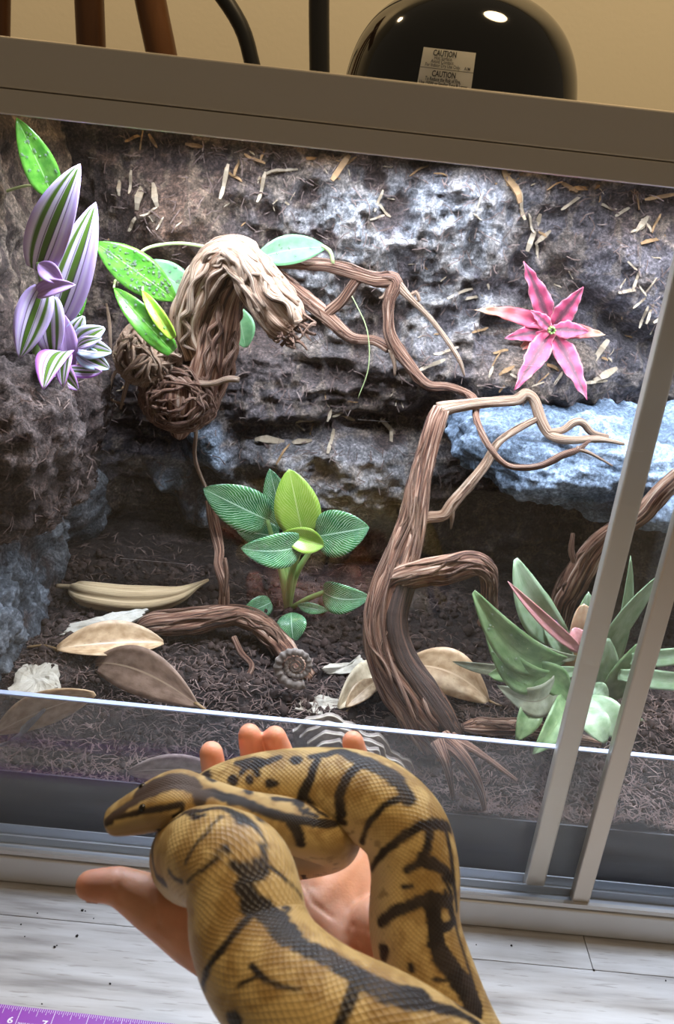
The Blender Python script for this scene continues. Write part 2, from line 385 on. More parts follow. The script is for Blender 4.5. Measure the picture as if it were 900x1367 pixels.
def snake_mat():
    m, nt, b = newmat('snake_skin'); a = N(nt, 'ShaderNodeAttribute', attribute_name='Col'); uv = coords(nt, 'uv')
    sp = N(nt, 'ShaderNodeSeparateXYZ'); nt.links.new(uv, sp.inputs[0])
    # diamond scale lattice: two crossed families of lines in body coordinates
    p = mth(nt, 'ADD', sp.outputs[0], sp.outputs[1]); q = mth(nt, 'SUBTRACT', sp.outputs[0], sp.outputs[1])
    h = mth(nt, 'MULTIPLY', mth(nt, 'ABSOLUTE', mth(nt, 'SINE', mth(nt, 'MULTIPLY', p, math.pi))), mth(nt, 'ABSOLUTE', mth(nt, 'SINE', mth(nt, 'MULTIPLY', q, math.pi))))
    h = mth(nt, 'POWER', h, .4)
    bp = N(nt, 'ShaderNodeBump', i={'Strength': .5, 'Distance': .0006}); nt.links.new(h, bp.inputs['Height']); nt.links.new(bp.outputs[0], b.inputs['Normal'])
    rr = rampf(nt, h, [(0, (.70, .68, .66)), (.5, (1.05, 1.05, 1.05))])
    mx = N(nt, 'ShaderNodeMix', data_type='RGBA', blend_type='MULTIPLY'); mx.inputs[0].default_value = 1
    nt.links.new(a.outputs['Color'], mx.inputs[6]); nt.links.new(rr, mx.inputs[7]); nt.links.new(mx.outputs[2], b.inputs['Base Color'])
    b.inputs['Roughness'].default_value = .42; b.inputs['Specular IOR Level'].default_value = .35
snake_mat()
def plank_mat():
    m, nt, b = newmat('whitewashed_plank'); v = coords(nt, 'object')
    oi = N(nt, 'ShaderNodeObjectInfo'); ad = N(nt, 'ShaderNodeVectorMath', operation='ADD')
    cx = N(nt, 'ShaderNodeCombineXYZ'); nt.links.new(mth(nt, 'MULTIPLY', oi.outputs['Random'], 30), cx.inputs[1])
    nt.links.new(v, ad.inputs[0]); nt.links.new(cx.outputs[0], ad.inputs[1])
    n1 = noise_s(nt, ad.outputs[0], 7, (1, 9, 1), 6)
    n2 = noise_s(nt, ad.outputs[0], 34, (1, 11, 1), 3)
    c = rampf(nt, n1, [(.3, (.24, .22, .21)), (.46, (.45, .43, .42)), (.62, (.56, .55, .55))])
    c = mixc(nt, rampf(nt, n2, [(.60, (0, 0, 0)), (.66, (.55, .55, .55))]), c, (.26, .23, .21))
    nt.links.new(c, b.inputs['Base Color']); b.inputs['Roughness'].default_value = .45
    bp = N(nt, 'ShaderNodeBump', i={'Strength': .25, 'Distance': .001}); nt.links.new(n2, bp.inputs['Height']); nt.links.new(bp.outputs[0], b.inputs['Normal'])
plank_mat()

# ================================================================== the room
floor = boxes('floor', [(-2.2, 2.4, -2.2, 1.15, -.03, -.0035)], 'dark_gap'); tag(floor, 'whitewashed wood plank floor', None, kind='structure')
rows = [-.034+k*.182 for k in range(-6, 8)]
for ri, y0 in enumerate(rows):
    y1 = min(y0+.182, 1.135)
    if y1-y0 < .01: continue
    x = -2.2+((ri*.613) % 1.2)
    cuts = [-2.2] + ([x] if x > -2.19 else [])
    if abs(y0+.034) < 1e-6: cuts = [-2.2, -.95, .2705, 1.49]
    else:
        while cuts[-1]+1.22 < 2.4: cuts.append(cuts[-1]+1.22)
    cuts.append(2.4)
    for a, c in zip(cuts[:-1], cuts[1:]):
        if c-a > .02 and y1-y0 > .01: boxes('plank', [(a+.0003, c-.0003, y0+.0003, y1-.0003, -.0035, 0)], 'whitewashed_plank', floor, bevel=.0004)
WALLY = 1.15
wall = boxes('wall_back', [(-2.2, 2.4, WALLY, WALLY+.08, -.03, 2.5)], 'wall_paint'); tag(wall, 'cream painted wall behind the terrarium', None, kind='structure')
bb = boxes('baseboard_back', [(-2.2, 2.4, WALLY-.014, WALLY-.0005, 0.0005, .09)], 'aluminium_white'); tag(bb, 'pale baseboard along the cream wall', None, kind='structure')

# ================================================================== terrarium
TX0, TX1, TY1, TZ = -.36, .84, .50, .66
T = thing('terrarium', (.24, .25, 0), 'large aluminium framed glass terrarium with sliding front doors', 'terrarium')
boxes('top_rail', [(TX0, TX1, 0, .034, .6322, TZ)], 'aluminium', T, .0012)
boxes('door_track', [(TX0, TX1, -.0010, .034, .618, .6318)], 'aluminium', T, .0006)
boxes('top_rail', [(TX0, TX1, TY1-.03, TY1, .63, TZ)], 'aluminium', T, .001)
boxes('top_rail', [(TX0, TX0+.03, .034, TY1-.03, .63, TZ)], 'aluminium', T, .001)
boxes('top_rail', [(TX1-.03, TX1, .034, TY1-.03, .63, TZ)], 'aluminium', T, .001)
boxes('bottom_rail', [(TX0, TX1, 0, .034, .0005, .0285)], 'aluminium_white', T, .0015)
boxes('track_lip', [(TX0+.002, TX1-.002, .0018, .0056, .0302, .0345), (TX0+.002, TX1-.002, .0044, .0056, .0285, .0302)], 'aluminium_white', T)   # a real open groove under the lip
boxes('track', [(TX0+.03, TX1-.03, .0058, .0338, .0285, .0305), (TX0+.03, TX1-.03, .0150, .0162, .0305, .0385),
                (TX0+.03, TX1-.03, .0255, .0267, .0305, .0405)], 'track_metal', T)
for x in (TX0, TX1-.03):
    boxes('post', [(x, x+.03, 0.0007, .034, .0287, .6178)], 'aluminium', T, .001)
    boxes('post', [(x, x+.03, TY1-.03, TY1, .0287, .6298)], 'aluminium', T, .001)
boxes('back_panel', [(TX0+.03, TX1-.03, TY1-.012, TY1-.006, .02, .63)], 'panel', T)
boxes('side_panel', [(TX0+.006, TX0+.012, .034, TY1-.03, .02, .63)], 'panel', T)
boxes('side_panel', [(TX1-.012, TX1-.006, .034, TY1-.03, .02, .63)], 'panel', T)
boxes('base_panel', [(TX0+.012, TX1-.012, .036, TY1-.012, .02, .026)], 'panel', T)
boxes('front_liner', [(TX0+.012, TX1-.012, .0385, .0400, .026, .088)], 'liner', T)
wires = [(x, x+.0006, .034, TY1-.03, .650, .6506) for x in np.arange(TX0+.03, TX1-.03, .012)] + \
        [(TX0+.03, TX1-.03, y, y+.0006, .6506, .6512) for y in np.arange(.034, TY1-.03, .012)]
boxes('mesh_lid', wires, 'black_metal', T)
# clear acrylic dam holding the soil back
zd = float(at(450, 969, Y=.034)[2])
boxes('dam_panel', [(TX0+.03, TX1-.03, .0335, .0380, .0286, zd-.0012)], 'dam_acrylic', T)
boxes('dam_edge', [(TX0+.03, TX1-.03, .0332, .0384, zd-.0012, zd)], 'dam_edge', T)
# sliding doors: the left one runs in the front track, the right one in the rear track; they overlap between the stiles
def door(Y, xs0, xs1, xo0, xo1, px0, px1):
    d = boxes('sliding_door', [(xs0, xs1, Y-.0055, Y+.0045, .0315, .6178)], 'aluminium', T, .0016)
    boxes('far_stile', [(xo0, xo1, Y-.0035, Y+.0035, .0315, .6178)], 'aluminium', d, .0012)
    boxes('pane', [(px0, px1, Y-.0015, Y+.0015, .0315, .6178)], 'door_glass', d)
    return d
xa, xb = [float(at(p, 860, Y=.016)[0]) for p in (779, 809)]
xc, xd = [float(at(p, 860, Y=.005)[0]) for p in (857, 885)]
dl = door(.0105, xc, xd, TX0+.032, TX0+.047, TX0+.047, xc)
dr = door(.0208, xa, xb, TX1-.047, TX1-.032, xb, TX1-.047)
sc = []
for (a, b_, c, d_) in [(590, 477, 720, 489), (520, 205, 590, 210), (640, 298, 762, 309), (690, 586, 860, 603), (160, 745, 258, 754), (478, 560, 520, 563), (530, 270, 610, 282), (700, 210, 770, 219), (250, 205, 252, 216), (155, 250, 157, 264), (118, 210, 130, 212)]:
    p, q = at(a, b_, Y=.0088), at(c, d_, Y=.0088); w = np.array([0, 0, .00011]); sc += [[p-w, q-w*.4, q+w*.4, p+w]]
pyd('scratches', np.array(sc).reshape(-1, 3), [(4*i, 4*i+1, 4*i+2, 4*i+3) for i in range(len(sc))], 'scratch', dl, False)['kind'] = 'stuff'
# LED strips under the lid
def led(x0, x1, y, z, over, share):
    L = thing('led_light_bar', ((x0+x1)/2, y, z), 'slim cool white light bar under the lid above the '+over, 'light bar', 'light bars under the lid')
    boxes('housing', [(x0, x1, y-.018, y+.018, z, z+.012)], 'aluminium', L, .001)
    boxes('diffuser', [(x0+.006, x1-.006, y-.014, y+.014, z-.002, z)], 'diffuser', L)
    a = area_light('led_strip_offscreen', ((x0+x1)/2, y, z-.0035), ((x0+x1)/2, y, 0), x1-x0-.02, LED_POWER*share, COOL, size_y=.028, spread=math.radians(152))
    set_parent(a, L)
    return L
led(-.24, .22, .15, .636, 'gnarled root knot', .70); led(.26, .72, .15, .636, 'bromeliads', .70)
led(-.24, .22, .31, .636, 'white veined plant', .32); led(.26, .72, .31, .636, 'blue grey rock shelf', .32)

# ================================================================== relief background (back and left walls)
BG = thing('relief_background', (.24, .46, .16), 'rugged brown foam and bark background lining the tank walls', 'background')
def gs(px, py, cx, cy, rx, ry, p=2): return np.exp(-(np.abs((px-cx)/rx)**p+np.abs((py-cy)/ry)**p))
def mixv(c, col, m): return c*(1-m[..., None])+np.array(col)*m[..., None]
def back_fields(X, Z):
    Pn = np.stack([X, np.full_like(X, .38), Z], -1); px, py = pxs(Pn)
    q = np.stack([X, Z*0, Z], -1)
    n1 = fbm(q*9, 4, 1); n2 = ridged(q*np.array([14, 1, 30.]), 3, 5); n3 = fbm(q*45, 4, 9); n4 = ridged(q*38, 3, 21)
    n5 = ridged(q*90, 2, 27); Y = .385-.030*n1-.012*n3-.004*n4-.0025*n5
    mound = gs(px, py, 235, 295, 60, 55, 3); Y -= .03*mound
    log1 = gs(px, py, 460, 505, 190, 62, 4); log2 = gs(px, py, 450, 632, 150, 55, 4)
    Y -= .040*log1*(.8+.5*n2)+.050*log2*(.8+.4*n2)
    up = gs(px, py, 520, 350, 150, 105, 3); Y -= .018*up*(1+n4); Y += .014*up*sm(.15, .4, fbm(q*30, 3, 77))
    star = gs(px, py, 700, 500, 85, 48, 3); Y -= .055*star
    top2 = gs(px, py, 620, 240, 60, 40); Y -= .02*top2
    dg = np.abs((py-430)-(px-820)*.75); rid = np.exp(-(dg/22)**2)*sm(720, 790, px); Y += .035*rid
    rr = gs(px, py, 870, 370, 90, 55, 4); Y -= .03*rr
    rec = gs(px, py, 200, 690, 100, 130, 4); Y += .075*rec
    und = sm(560, 640, px)*sm(640, 700, py); Y += .05*und
    low = sm(700, 780, py)*(1-und); Y += .012*low
    crev = np.exp(-((py-562-(px-450)*-.06)/16)**2)*sm(270, 320, px)*(1-sm(560, 620, px)); Y += .02*crev
    c = np.ones(X.shape+(3,))*np.array([.075, .050, .044])
    c = mixv(c, (.105, .092, .10), sm(-.1, .35, n1)*.8)
    c = mixv(c, (.13, .075, .05), mound*.9)
    c = mixv(c, (.15, .085, .05), gs(px, py, 560, 200, 420, 45)*sm(-.2, .3, n3)*.8)
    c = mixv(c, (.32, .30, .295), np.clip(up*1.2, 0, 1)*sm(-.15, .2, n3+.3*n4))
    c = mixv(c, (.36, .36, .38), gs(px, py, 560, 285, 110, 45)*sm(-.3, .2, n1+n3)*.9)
    c = mixv(c, (.27, .25, .245), np.clip(log2, 0, 1)*sm(-.2, .3, n2)*.85)
    c = mixv(c, (.11, .08, .07), np.clip(log1, 0, 1)*.6)
    c = mixv(c, (.15, .10, .065), np.clip(star, 0, 1)*sm(-.3, .3, n3)*.9)
    c = mixv(c, (.15, .135, .15), rr*.7)
    gr = gs(px, py, 215, 655, 24, 20)+gs(px, py, 275, 600, 36, 40, 4)+gs(px, py, 258, 690, 30, 34, 3); gr = np.clip(gr, 0, 1)
    Y -= .06*gr
    c = mixv(c, (.21, .25, .30), gr*sm(-.35, .1, n3))
    c = mixv(c, (.26, .19, .13), (n4 > .45)*.35)
    return Y, c
nx, nz = 460, 250
xs = np.r_[np.linspace(TX0+.013, .50, nx-60), np.linspace(.505, TX1-.013, 60)]; zs_ = np.linspace(.05, .628, nz)
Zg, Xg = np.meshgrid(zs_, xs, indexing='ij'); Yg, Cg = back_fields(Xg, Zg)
Yg = np.minimum(Yg, TY1-.0325)
V = np.stack([Xg, Yg, Zg], -1)
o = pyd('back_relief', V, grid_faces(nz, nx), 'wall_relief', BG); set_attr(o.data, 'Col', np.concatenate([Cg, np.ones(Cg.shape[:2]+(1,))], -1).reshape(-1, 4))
bvh_back = BVHTree.FromPolygons([tuple(v) for v in V.reshape(-1, 3)], grid_faces(nz, nx))
def on_back(px, py, off=.002):
    r = ray(px, py); h = bvh_back.ray_cast(Vector(CAM), Vector(r/np.linalg.norm(r)))
    P = np.array(h[0])+np.array(TOCAM)*off if h[0] is not None else at(px, py, Y=.38)
    P[2] = min(P[2], .612)                       # stay below the lid
    return P, (np.array(h[1]) if h[0] is not None else np.array([0, -1., 0]))
# left and right walls
def side_relief(sgn, xw):
    ys = np.linspace(.052, .455, 150); zz = np.linspace(.05, .628, 190); Yy, Zz = np.meshgrid(ys, zz)
    q = np.stack([Yy*0, Yy, Zz], -1)+sgn*3; n1 = fbm(q*10, 4, 31); n3 = fbm(q*48, 4, 33); n4 = ridged(q*np.array([1, 40, 18.]), 3, 35)
    X = .034+.024*n1+.010*n3+.004*n4+.030*sm(.30, .24, Zz)*(.5+.8*sm(-.3, .3, fbm(q*14, 3, 37)))
    c = np.ones(X.shape+(3,))*np.array([.075, .05, .042]); c = mixv(c, (.24, .18, .135), sm(.1, .5, n4)*sm(.38, .5, Zz)*.8)
    c = mixv(c, (.10, .108, .12), sm(.33, .27, Zz)*sm(-.45, .15, n1+n3))
    X = xw+sgn*X if sgn > 0 else xw-X
    P = np.stack([X, Yy, Zz], -1)
    o = pyd('side_relief', P, grid_faces(190, 150), 'wall_relief', BG); set_attr(o.data, 'Col', np.concatenate([c, np.ones(c.shape[:2]+(1,))], -1).reshape(-1, 4))
side_relief(1, TX0+.012); side_relief(-1, TX1-.012)
def blob(name, c, half, parent, col, seed=0, n=90, amp=.012, freq=16, pw=3.0, mat='rock', col2=None, fine=.004, tilt=0):
    th = np.linspace(.02, math.pi-.02, n); ph = np.linspace(0, 2*math.pi, 2*n, endpoint=False); Pp, Tt = np.meshgrid(ph, th)
    d = np.stack([np.sin(Tt)*np.cos(Pp), np.sin(Tt)*np.sin(Pp), np.cos(Tt)], -1)
    r = (np.abs(d)**pw).sum(-1)**(-1/pw); P = d*r[..., None]*np.array(half)
    q = P+np.array(c); nn = fbm(q*freq, 4, seed); n2 = ridged(q*freq*2.2, 3, seed+4); n3 = fbm(q*freq*7, 3, seed+8)
    P = P+d*(amp*nn+amp*.4*n2+fine*n3)[..., None]
    if tilt: ca, sa = math.cos(tilt), math.sin(tilt); P = np.stack([P[..., 0]*ca-P[..., 2]*sa, P[..., 1], P[..., 0]*sa+P[..., 2]*ca], -1)
    P = P+np.array(c)
    P[..., 0] = np.clip(P[..., 0], TX0+.0128, TX1-.0128); P[..., 1] = np.clip(P[..., 1], .0412, TY1-.0135)   # flat against the panels
    C = np.ones(P.shape)*np.array(col)
    if col2 is not None: C = mixv(C, col2, sm(-.15, .25, nn+.5*n3))
    F_ = grid_faces(n, 2*n, True); F_ = [tuple(reversed(f)) for f in F_]; V = P.reshape(-1, 3)
    F_ += [tuple(range(2*n)), tuple(reversed([(n-1)*2*n+j for j in range(2*n)]))]
    o = pyd(name, V, F_, mat, parent); set_attr(o.data, 'Col', np.concatenate([C, np.ones(C.shape[:2]+(1,))], -1).reshape(-1, 4))
    return o
rk = blob('rock_ledge', (.325, .315, .352), (.195, .125, .043), BG, (.105, .14, .19), 51, 130, .017, 15, 2.8, col2=(.21, .265, .345), tilt=-.03, fine=.006)
rk['label'] = 'blue grey rock shelf'
pl = blob('planter_ledge', (-.305, .165, .352), (.090, .125, .072), BG, (.045, .03, .026), 61, 110, .020, 18, 3.0, 'soil', (.10, .075, .068), .008)
pl['label'] = 'dark fibrous planting ledge'
for k, (x, y, z, hx, hy, hz) in enumerate([(-.298, .10, .18, .03, .05, .05), (-.312, .18, .17, .03, .05, .055), (-.318, .31, .20, .028, .05, .06)]):
    blob('wall_rock', (x, y, z), (hx, hy, hz), BG, (.040, .042, .046), 70+k, 70, .018, 30, 2.4, col2=(.125, .135, .15), fine=.007)
# wood chips pressed into the background
def chip_mesh(L, w, t, seed):
    r = np.random.default_rng(seed); n = 6; V = []
    for i in range(n):
        s = i/(n-1)-.5; ww = w*(.35+.65*math.sin(math.pi*(i+.7)/(n+.4)))*r.uniform(.7, 1.15); z = t*2.2*math.sin(i*1.1+seed)
        V += [(-ww/2, s*L, z), (ww/2, s*L, z+t*r.uniform(-.5, .5)), (ww/2, s*L, z+t), (-ww/2, s*L, z+t)]
    Fc = [(i*4+j, i*4+(j+1) % 4, (i+1)*4+(j+1) % 4, (i+1)*4+j) for i in range(n-1) for j in range(4)]+[(3, 2, 1, 0), tuple((n-1)*4+j for j in range(4))]
    me = bpy.data.meshes.new('wood_chip'); me.from_pydata(V, [], Fc); me.update(); return me
CHIPS = {}
for mname in ('chip_pale', 'chip_orange'):
    CHIPS[mname] = []
    for k in range(5):
        me = chip_mesh(.024, (.0034, .0045, .0026, .0055, .004)[k], .0012, k+3); me.materials.append(MAT[mname]); CHIPS[mname].append(me)
def place_chip(px, py, ang, Lpx, mat, k=None, lift=.003):
    P, nrm = on_back(px, py, lift); me = CHIPS[mat][random.randrange(5) if k is None else k]
    o = bpy.data.objects.new('wood_chip', me); COL.objects.link(o)
    z = Vector(nrm)*.5+Vector(TOCAM); z.normalize(); a = math.radians(ang)
    y = Vector(AX[0]*math.cos(a)+AX[1]*math.sin(a)); y = (y-z*y.dot(z)).normalized(); x = y.cross(z)
    s = px2m(Lpx, P)/.024; m3 = Matrix((x*s, y*s, z*s)).transposed(); o.parent = BG; o.matrix_basis = Matrix.Translation(Vector(P)-Vector(BG.location)) @ m3.to_4x4()
    return o
chips = [(190, 178, 80, 26, 'chip_orange'), (178, 186, 20, 22, 'chip_orange'), (205, 182, -60, 20, 'chip_orange'), (300, 245, 75, 46, 'chip_pale'), (312, 236, -40, 30, 'chip_orange'), (318, 222, 75, 30, 'chip_orange'),
 (350, 252, 70, 40, 'chip_pale'), (368, 232, 5, 44, 'chip_pale'), (392, 228, 12, 24, 'chip_pale'), (340, 214, -20, 30, 'chip_orange'), (352, 205, 70, 22, 'chip_orange'), (455, 225, 55, 42, 'chip_orange'), (466, 212, 30, 26, 'chip_orange'),
 (175, 245, 80, 30, 'chip_pale'), (188, 262, 75, 40, 'chip_pale'), (208, 262, 100, 34, 'chip_pale'), (200, 285, 20, 26, 'chip_pale'), (178, 300, 50, 24, 'chip_pale'), (214, 300, 60, 20, 'chip_pale'), (240, 300, 45, 14, 'chip_pale'), (160, 252, 90, 22, 'chip_pale'),
 (505, 270, 70, 30, 'chip_pale'), (512, 282, -40, 26, 'chip_pale'), (503, 292, 15, 22, 'chip_pale'), (683, 250, -65, 50, 'chip_orange'), (686, 236, 40, 34, 'chip_orange'), (672, 232, 35, 26, 'chip_orange'), (695, 275, -70, 40, 'chip_pale'), (712, 312, 70, 50, 'chip_pale'), (724, 318, 40, 26, 'chip_pale'), (708, 300, 110, 26, 'chip_pale'), (716, 336, 95, 20, 'chip_pale'),
 (762, 272, 35, 34, 'chip_pale'), (810, 278, -10, 26, 'chip_pale'), (830, 284, 30, 22, 'chip_pale'), (849, 266, -75, 30, 'chip_orange'), (856, 300, 50, 32, 'chip_pale'), (862, 302, -60, 22, 'chip_pale'), (850, 308, 25, 22, 'chip_pale'), (874, 300, 70, 26, 'chip_orange'), (870, 322, 20, 36, 'chip_orange'), (742, 240, 30, 24, 'chip_orange'), (780, 248, 5, 40, 'chip_orange'), (760, 246, -30, 26, 'chip_orange'), (880, 262, 10, 40, 'chip_orange'),
 (843, 356, -40, 18, 'chip_pale'), (848, 376, 70, 26, 'chip_pale'), (836, 390, 10, 24, 'chip_pale'), (868, 382, 55, 24, 'chip_pale'), (856, 388, -60, 20, 'chip_pale'), (852, 406, 40, 22, 'chip_pale'), (858, 424, 72, 30, 'chip_pale'), (866, 420, 70, 28, 'chip_pale'), (830, 380, 60, 16, 'chip_pale'), (882, 425, 30, 30, 'chip_pale'),
 (800, 470, 55, 40, 'chip_pale'), (808, 500, 28, 40, 'chip_pale'), (795, 510, 5, 30, 'chip_pale'), (770, 500, 35, 20, 'chip_pale'), (662, 480, 60, 22, 'chip_orange'), (676, 495, 30, 24, 'chip_orange'), (690, 505, -30, 22, 'chip_pale'), (655, 497, 70, 18, 'chip_pale'), (716, 514, 20, 24, 'chip_pale'), (725, 505, 40, 20, 'chip_orange'), (735, 490, -30, 24, 'chip_orange'), (745, 505, 60, 20, 'chip_pale'), (668, 470, 10, 20, 'chip_orange'), (735, 547, -12, 32, 'chip_pale'), (640, 442, 20, 24, 'chip_orange'), (615, 392, 25, 42, 'chip_pale'), (630, 398, 10, 28, 'chip_pale'),
 (360, 588, -5, 40, 'chip_pale'), (378, 606, 60, 34, 'chip_orange'), (402, 590, 12, 30, 'chip_pale'), (416, 574, 75, 20, 'chip_orange'), (442, 590, 78, 36, 'chip_pale'), (408, 562, 10, 26, 'chip_pale'), (400, 570, -40, 18, 'chip_pale'), (455, 552, 20, 24, 'chip_pale'), (465, 558, -20, 20, 'chip_pale'), (518, 570, -50, 30, 'chip_pale'), (510, 562, 30, 22, 'chip_pale'), (522, 585, 90, 24, 'chip_pale'),
 (350, 420, 60, 20, 'chip_orange'), (440, 555, 70, 18, 'chip_pale'), (595, 470, 12, 34, 'chip_pale'), (575, 488, 22, 40, 'chip_pale'), (128, 712, 35, 24, 'chip_orange'), (133, 706, 95, 18, 'chip_orange'), (640, 270, 70, 26, 'chip_pale'), (560, 225, 30, 30, 'chip_orange'), (590, 235, -20, 24, 'chip_orange'), (420, 205, 10, 30, 'chip_orange'), (260, 190, -10, 24, 'chip_orange')]
for (a, b_, ang, L_, mt) in chips: place_chip(a, b_, ang, L_, mt)
for k in range(70):
    a, b_ = random.uniform(140, 880), random.uniform(190, 560); place_chip(a, b_, random.uniform(0, 180), random.uniform(8, 15), random.choice(('chip_pale', 'chip_orange', 'chip_pale')), lift=.001)

# ================================================================== soil
def zsoil(X, Y):
    X = np.asarray(X, float); Y = np.asarray(Y, float); q = np.stack([X, Y, X*0], -1)
    wob = .016*vn(q*np.array([9, 0, 0]), 3)+.010*vn(q*np.array([26, 0, 0]), 4)
    z = .080+wob+.066*sm(.040, .125, Y)*(1-.6*wob/.03)+.012*sm(.12, .32, Y)
    return z+.006*fbm(q*22, 3, 41)*sm(.04, .07, Y)+.006*fbm(q*70, 3, 42)*sm(.04, .05, Y)
nx, ny = 420, 190
xs = np.linspace(TX0+.013, TX1-.013, nx); ys = np.r_[np.linspace(.0402, .16, 110), np.linspace(.162, .468, 80)]
Xg, Yg = np.meshgrid(xs, ys); Zg = zsoil(Xg, Yg)+.004*fbm(np.stack([Xg, Yg, Xg*0], -1)*160, 3, 44)
q = np.stack([Xg, Yg, Xg*0], -1); n1 = fbm(q*12, 4, 45); n3 = fbm(q*70, 3, 46)
C = np.ones(Xg.shape+(3,))*np.array([.022, .015, .013]); C = mixv(C, (.065, .046, .040), sm(.0, .5, n1+.4*n3));
o = pyd('soil', np.stack([Xg, Yg, Zg], -1), grid_faces(ny, nx), 'soil'); set_attr(o.data, 'Col', np.concatenate([C, np.ones(C.shape[:2]+(1,))], -1).reshape(-1, 4))
soil = tag(o, 'loose dark brown coir soil covering the tank bottom', 'soil', kind='stuff')
# fibres and crumbs lying on it
def ribbons(n, gen, seed):
    r = np.random.default_rng(seed); V = []; Fc = []
    for k in range(n):
        p, d, L, w, up = gen(r); sd = np.cross(d, up); sd /= np.linalg.norm(sd)+1e-9; b = len(V)
        for i, t in enumerate((-.5, 0, .5)):
            c = p+d*L*t+up*(L*.18*(1-4*t*t)*r.uniform(0, 1))+sd*L*.12*r.uniform(-1, 1)
            V += [c-sd*w/2, c+sd*w/2]
        Fc += [(b, b+1, b+3, b+2), (b+2, b+3, b+5, b+4)]
    return V, Fc
def gsoil(r):
    y = .042+.09*abs(r.normal(0, .6)) if r.random() < .75 else r.uniform(.05, .40); x = r.uniform(-.31, .52); z = float(zsoil(x, y))+.002
    a = r.uniform(0, 6.28); d = np.array([math.cos(a), math.sin(a), r.uniform(-.25, .35)]); return np.array([x, y, z]), d, r.uniform(.006, .018), r.uniform(.0005, .0011), np.array([0, 0, 1.])
V, Fc = ribbons(9000, gsoil, 5); V = np.array(V); V[:, 1] = np.maximum(V[:, 1], .0404); tag(pyd('coir_fibres', V, Fc, 'fibre', soil, False), None, None, kind='stuff')
def lumps(n, gen, seed, name, mat, parent):
    r = np.random.default_rng(seed); t = (1+5**.5)/2
    iv = np.array([(-1, t, 0), (1, t, 0), (-1, -t, 0), (1, -t, 0), (0, -1, t), (0, 1, t), (0, -1, -t), (0, 1, -t), (t, 0, -1), (t, 0, 1), (-t, 0, -1), (-t, 0, 1)])/1.9
    fi = [(0, 11, 5), (0, 5, 1), (0, 1, 7), (0, 7, 10), (0, 10, 11), (1, 5, 9), (5, 11, 4), (11, 10, 2), (10, 7, 6), (7, 1, 8), (3, 9, 4), (3, 4, 2), (3, 2, 6), (3, 6, 8), (3, 8, 9), (4, 9, 5), (2, 4, 11), (6, 2, 10), (8, 6, 7), (9, 8, 1)]
    V = []; Fc = []
    for k in range(n):
        p, s = gen(r); b = len(V); V += list(p+iv*s*r.uniform(.55, 1.3, (12, 3))); Fc += [(b+i, b+j, b+l) for i, j, l in fi]
    o = pyd(name, V, Fc, mat, parent); o['kind'] = 'stuff'; return o
def gl(r):
    y = r.uniform(.05, .33); x = r.uniform(-.30, .45); return np.array([x, y, float(zsoil(x, y))+.001]), r.uniform(.0015, .005)*(1.6 if r.random() < .06 else 1)
lumps(3200, gl, 6, 'soil_crumbs', 'clod', soil)
def gback(r):
    P, n = on_back(r.uniform(130, 890), r.uniform(170, 700), .002); a = r.uniform(0, 6.28); d = AX[0]*math.cos(a)+AX[1]*math.sin(a)
    return P, d, r.uniform(.006, .018), r.uniform(.0005, .0012), np.array(TOCAM)
V, Fc = ribbons(1500, gback, 8); tag(pyd('background_fibres', V, Fc, 'fibre', BG, False), None, None, kind='stuff')
bvh_pl = BVHTree.FromObject(pl, bpy.context.evaluated_depsgraph_get())
def gpl(r):
    th = r.uniform(0, 6.28); ph = r.uniform(-1, 1); d = Vector((math.cos(th)*.09, math.sin(th)*.15, ph*.09)); c = Vector((-.305, .165, .352))
    h = bvh_pl.ray_cast(c-Vector(BG.location)*0+d*3, -d)
    p = np.array(h[0]) if h[0] is not None else np.array(c); n = np.array(h[1]) if h[0] is not None else np.array([0, 0, 1.])
    a = r.normal(size=3); a -= n*(a @ n); a /= np.linalg.norm(a); return np.array([max(p[0], TX0+.022), max(p[1], .052), p[2]])+n*.001, a, r.uniform(.005, .016), r.uniform(.0005, .001), n
V, Fc = ribbons(1600, gpl, 9); tag(pyd('ledge_fibres', V, Fc, 'fibre', BG, False), None, None, kind='stuff')

# ================================================================== driftwood
def rootpts(rows):
    """rows (px, py, Y, width in px) -> x, y, z, radius"""
    out = []
    for (a, b_, Y, w) in rows:
        P = at(a, b_, Y=Y); out.append([*P, px2m(w, P)/2*.92])
    return np.array(out)
def strands(C, n, seed, w=.16, spread=.92, wob=.25, length=(.3, .8), cover=1.0):
    """loose fibres running along a limb"""
    r = np.random.default_rng(seed); C = catmull(C, 80); T, Nn, B = frames(C[:, :3]); out = []
    for k in range(n):
        L = r.uniform(*length); t0 = r.uniform(0, 1-L); idx = np.linspace(t0*79, (t0+L)*79, 9); a0 = r.uniform(0, 6.28); tw = r.normal(0, .9); rr = []
        for q, i in enumerate(idx):
            i0 = int(min(round(i), 79)); a = a0+tw*q/8+wob*r.normal(); R = C[i0, 3]*spread*(1+.08*r.normal())
            p = C[i0, :3]+R*(math.cos(a)*Nn[i0]+math.sin(a)*B[i0]); rr.append([*p, C[i0, 3]*w*.75*(.35+.65*math.sin(math.pi*(q+.5)/9))])
        out.append(tube(np.array(rr), 6, .15, 1, 10, seed=seed*31+k, step=.004))
    return out
def g(a, b_, lift=0.0):
    P = at(a, b_, Z=.155)
    for _ in range(8): P = at(a, b_, Z=float(zsoil(P[0], P[1]))+lift)
    return P
def groundpts(rows):
    out = np.array([[*(P := g(a, b_, l)), px2m(w, P)/2] for a, b_, l, w in rows]); out[:, 1] = np.maximum(out[:, 1], .0425+out[:, 3]*1.15); return out   # behind the dam
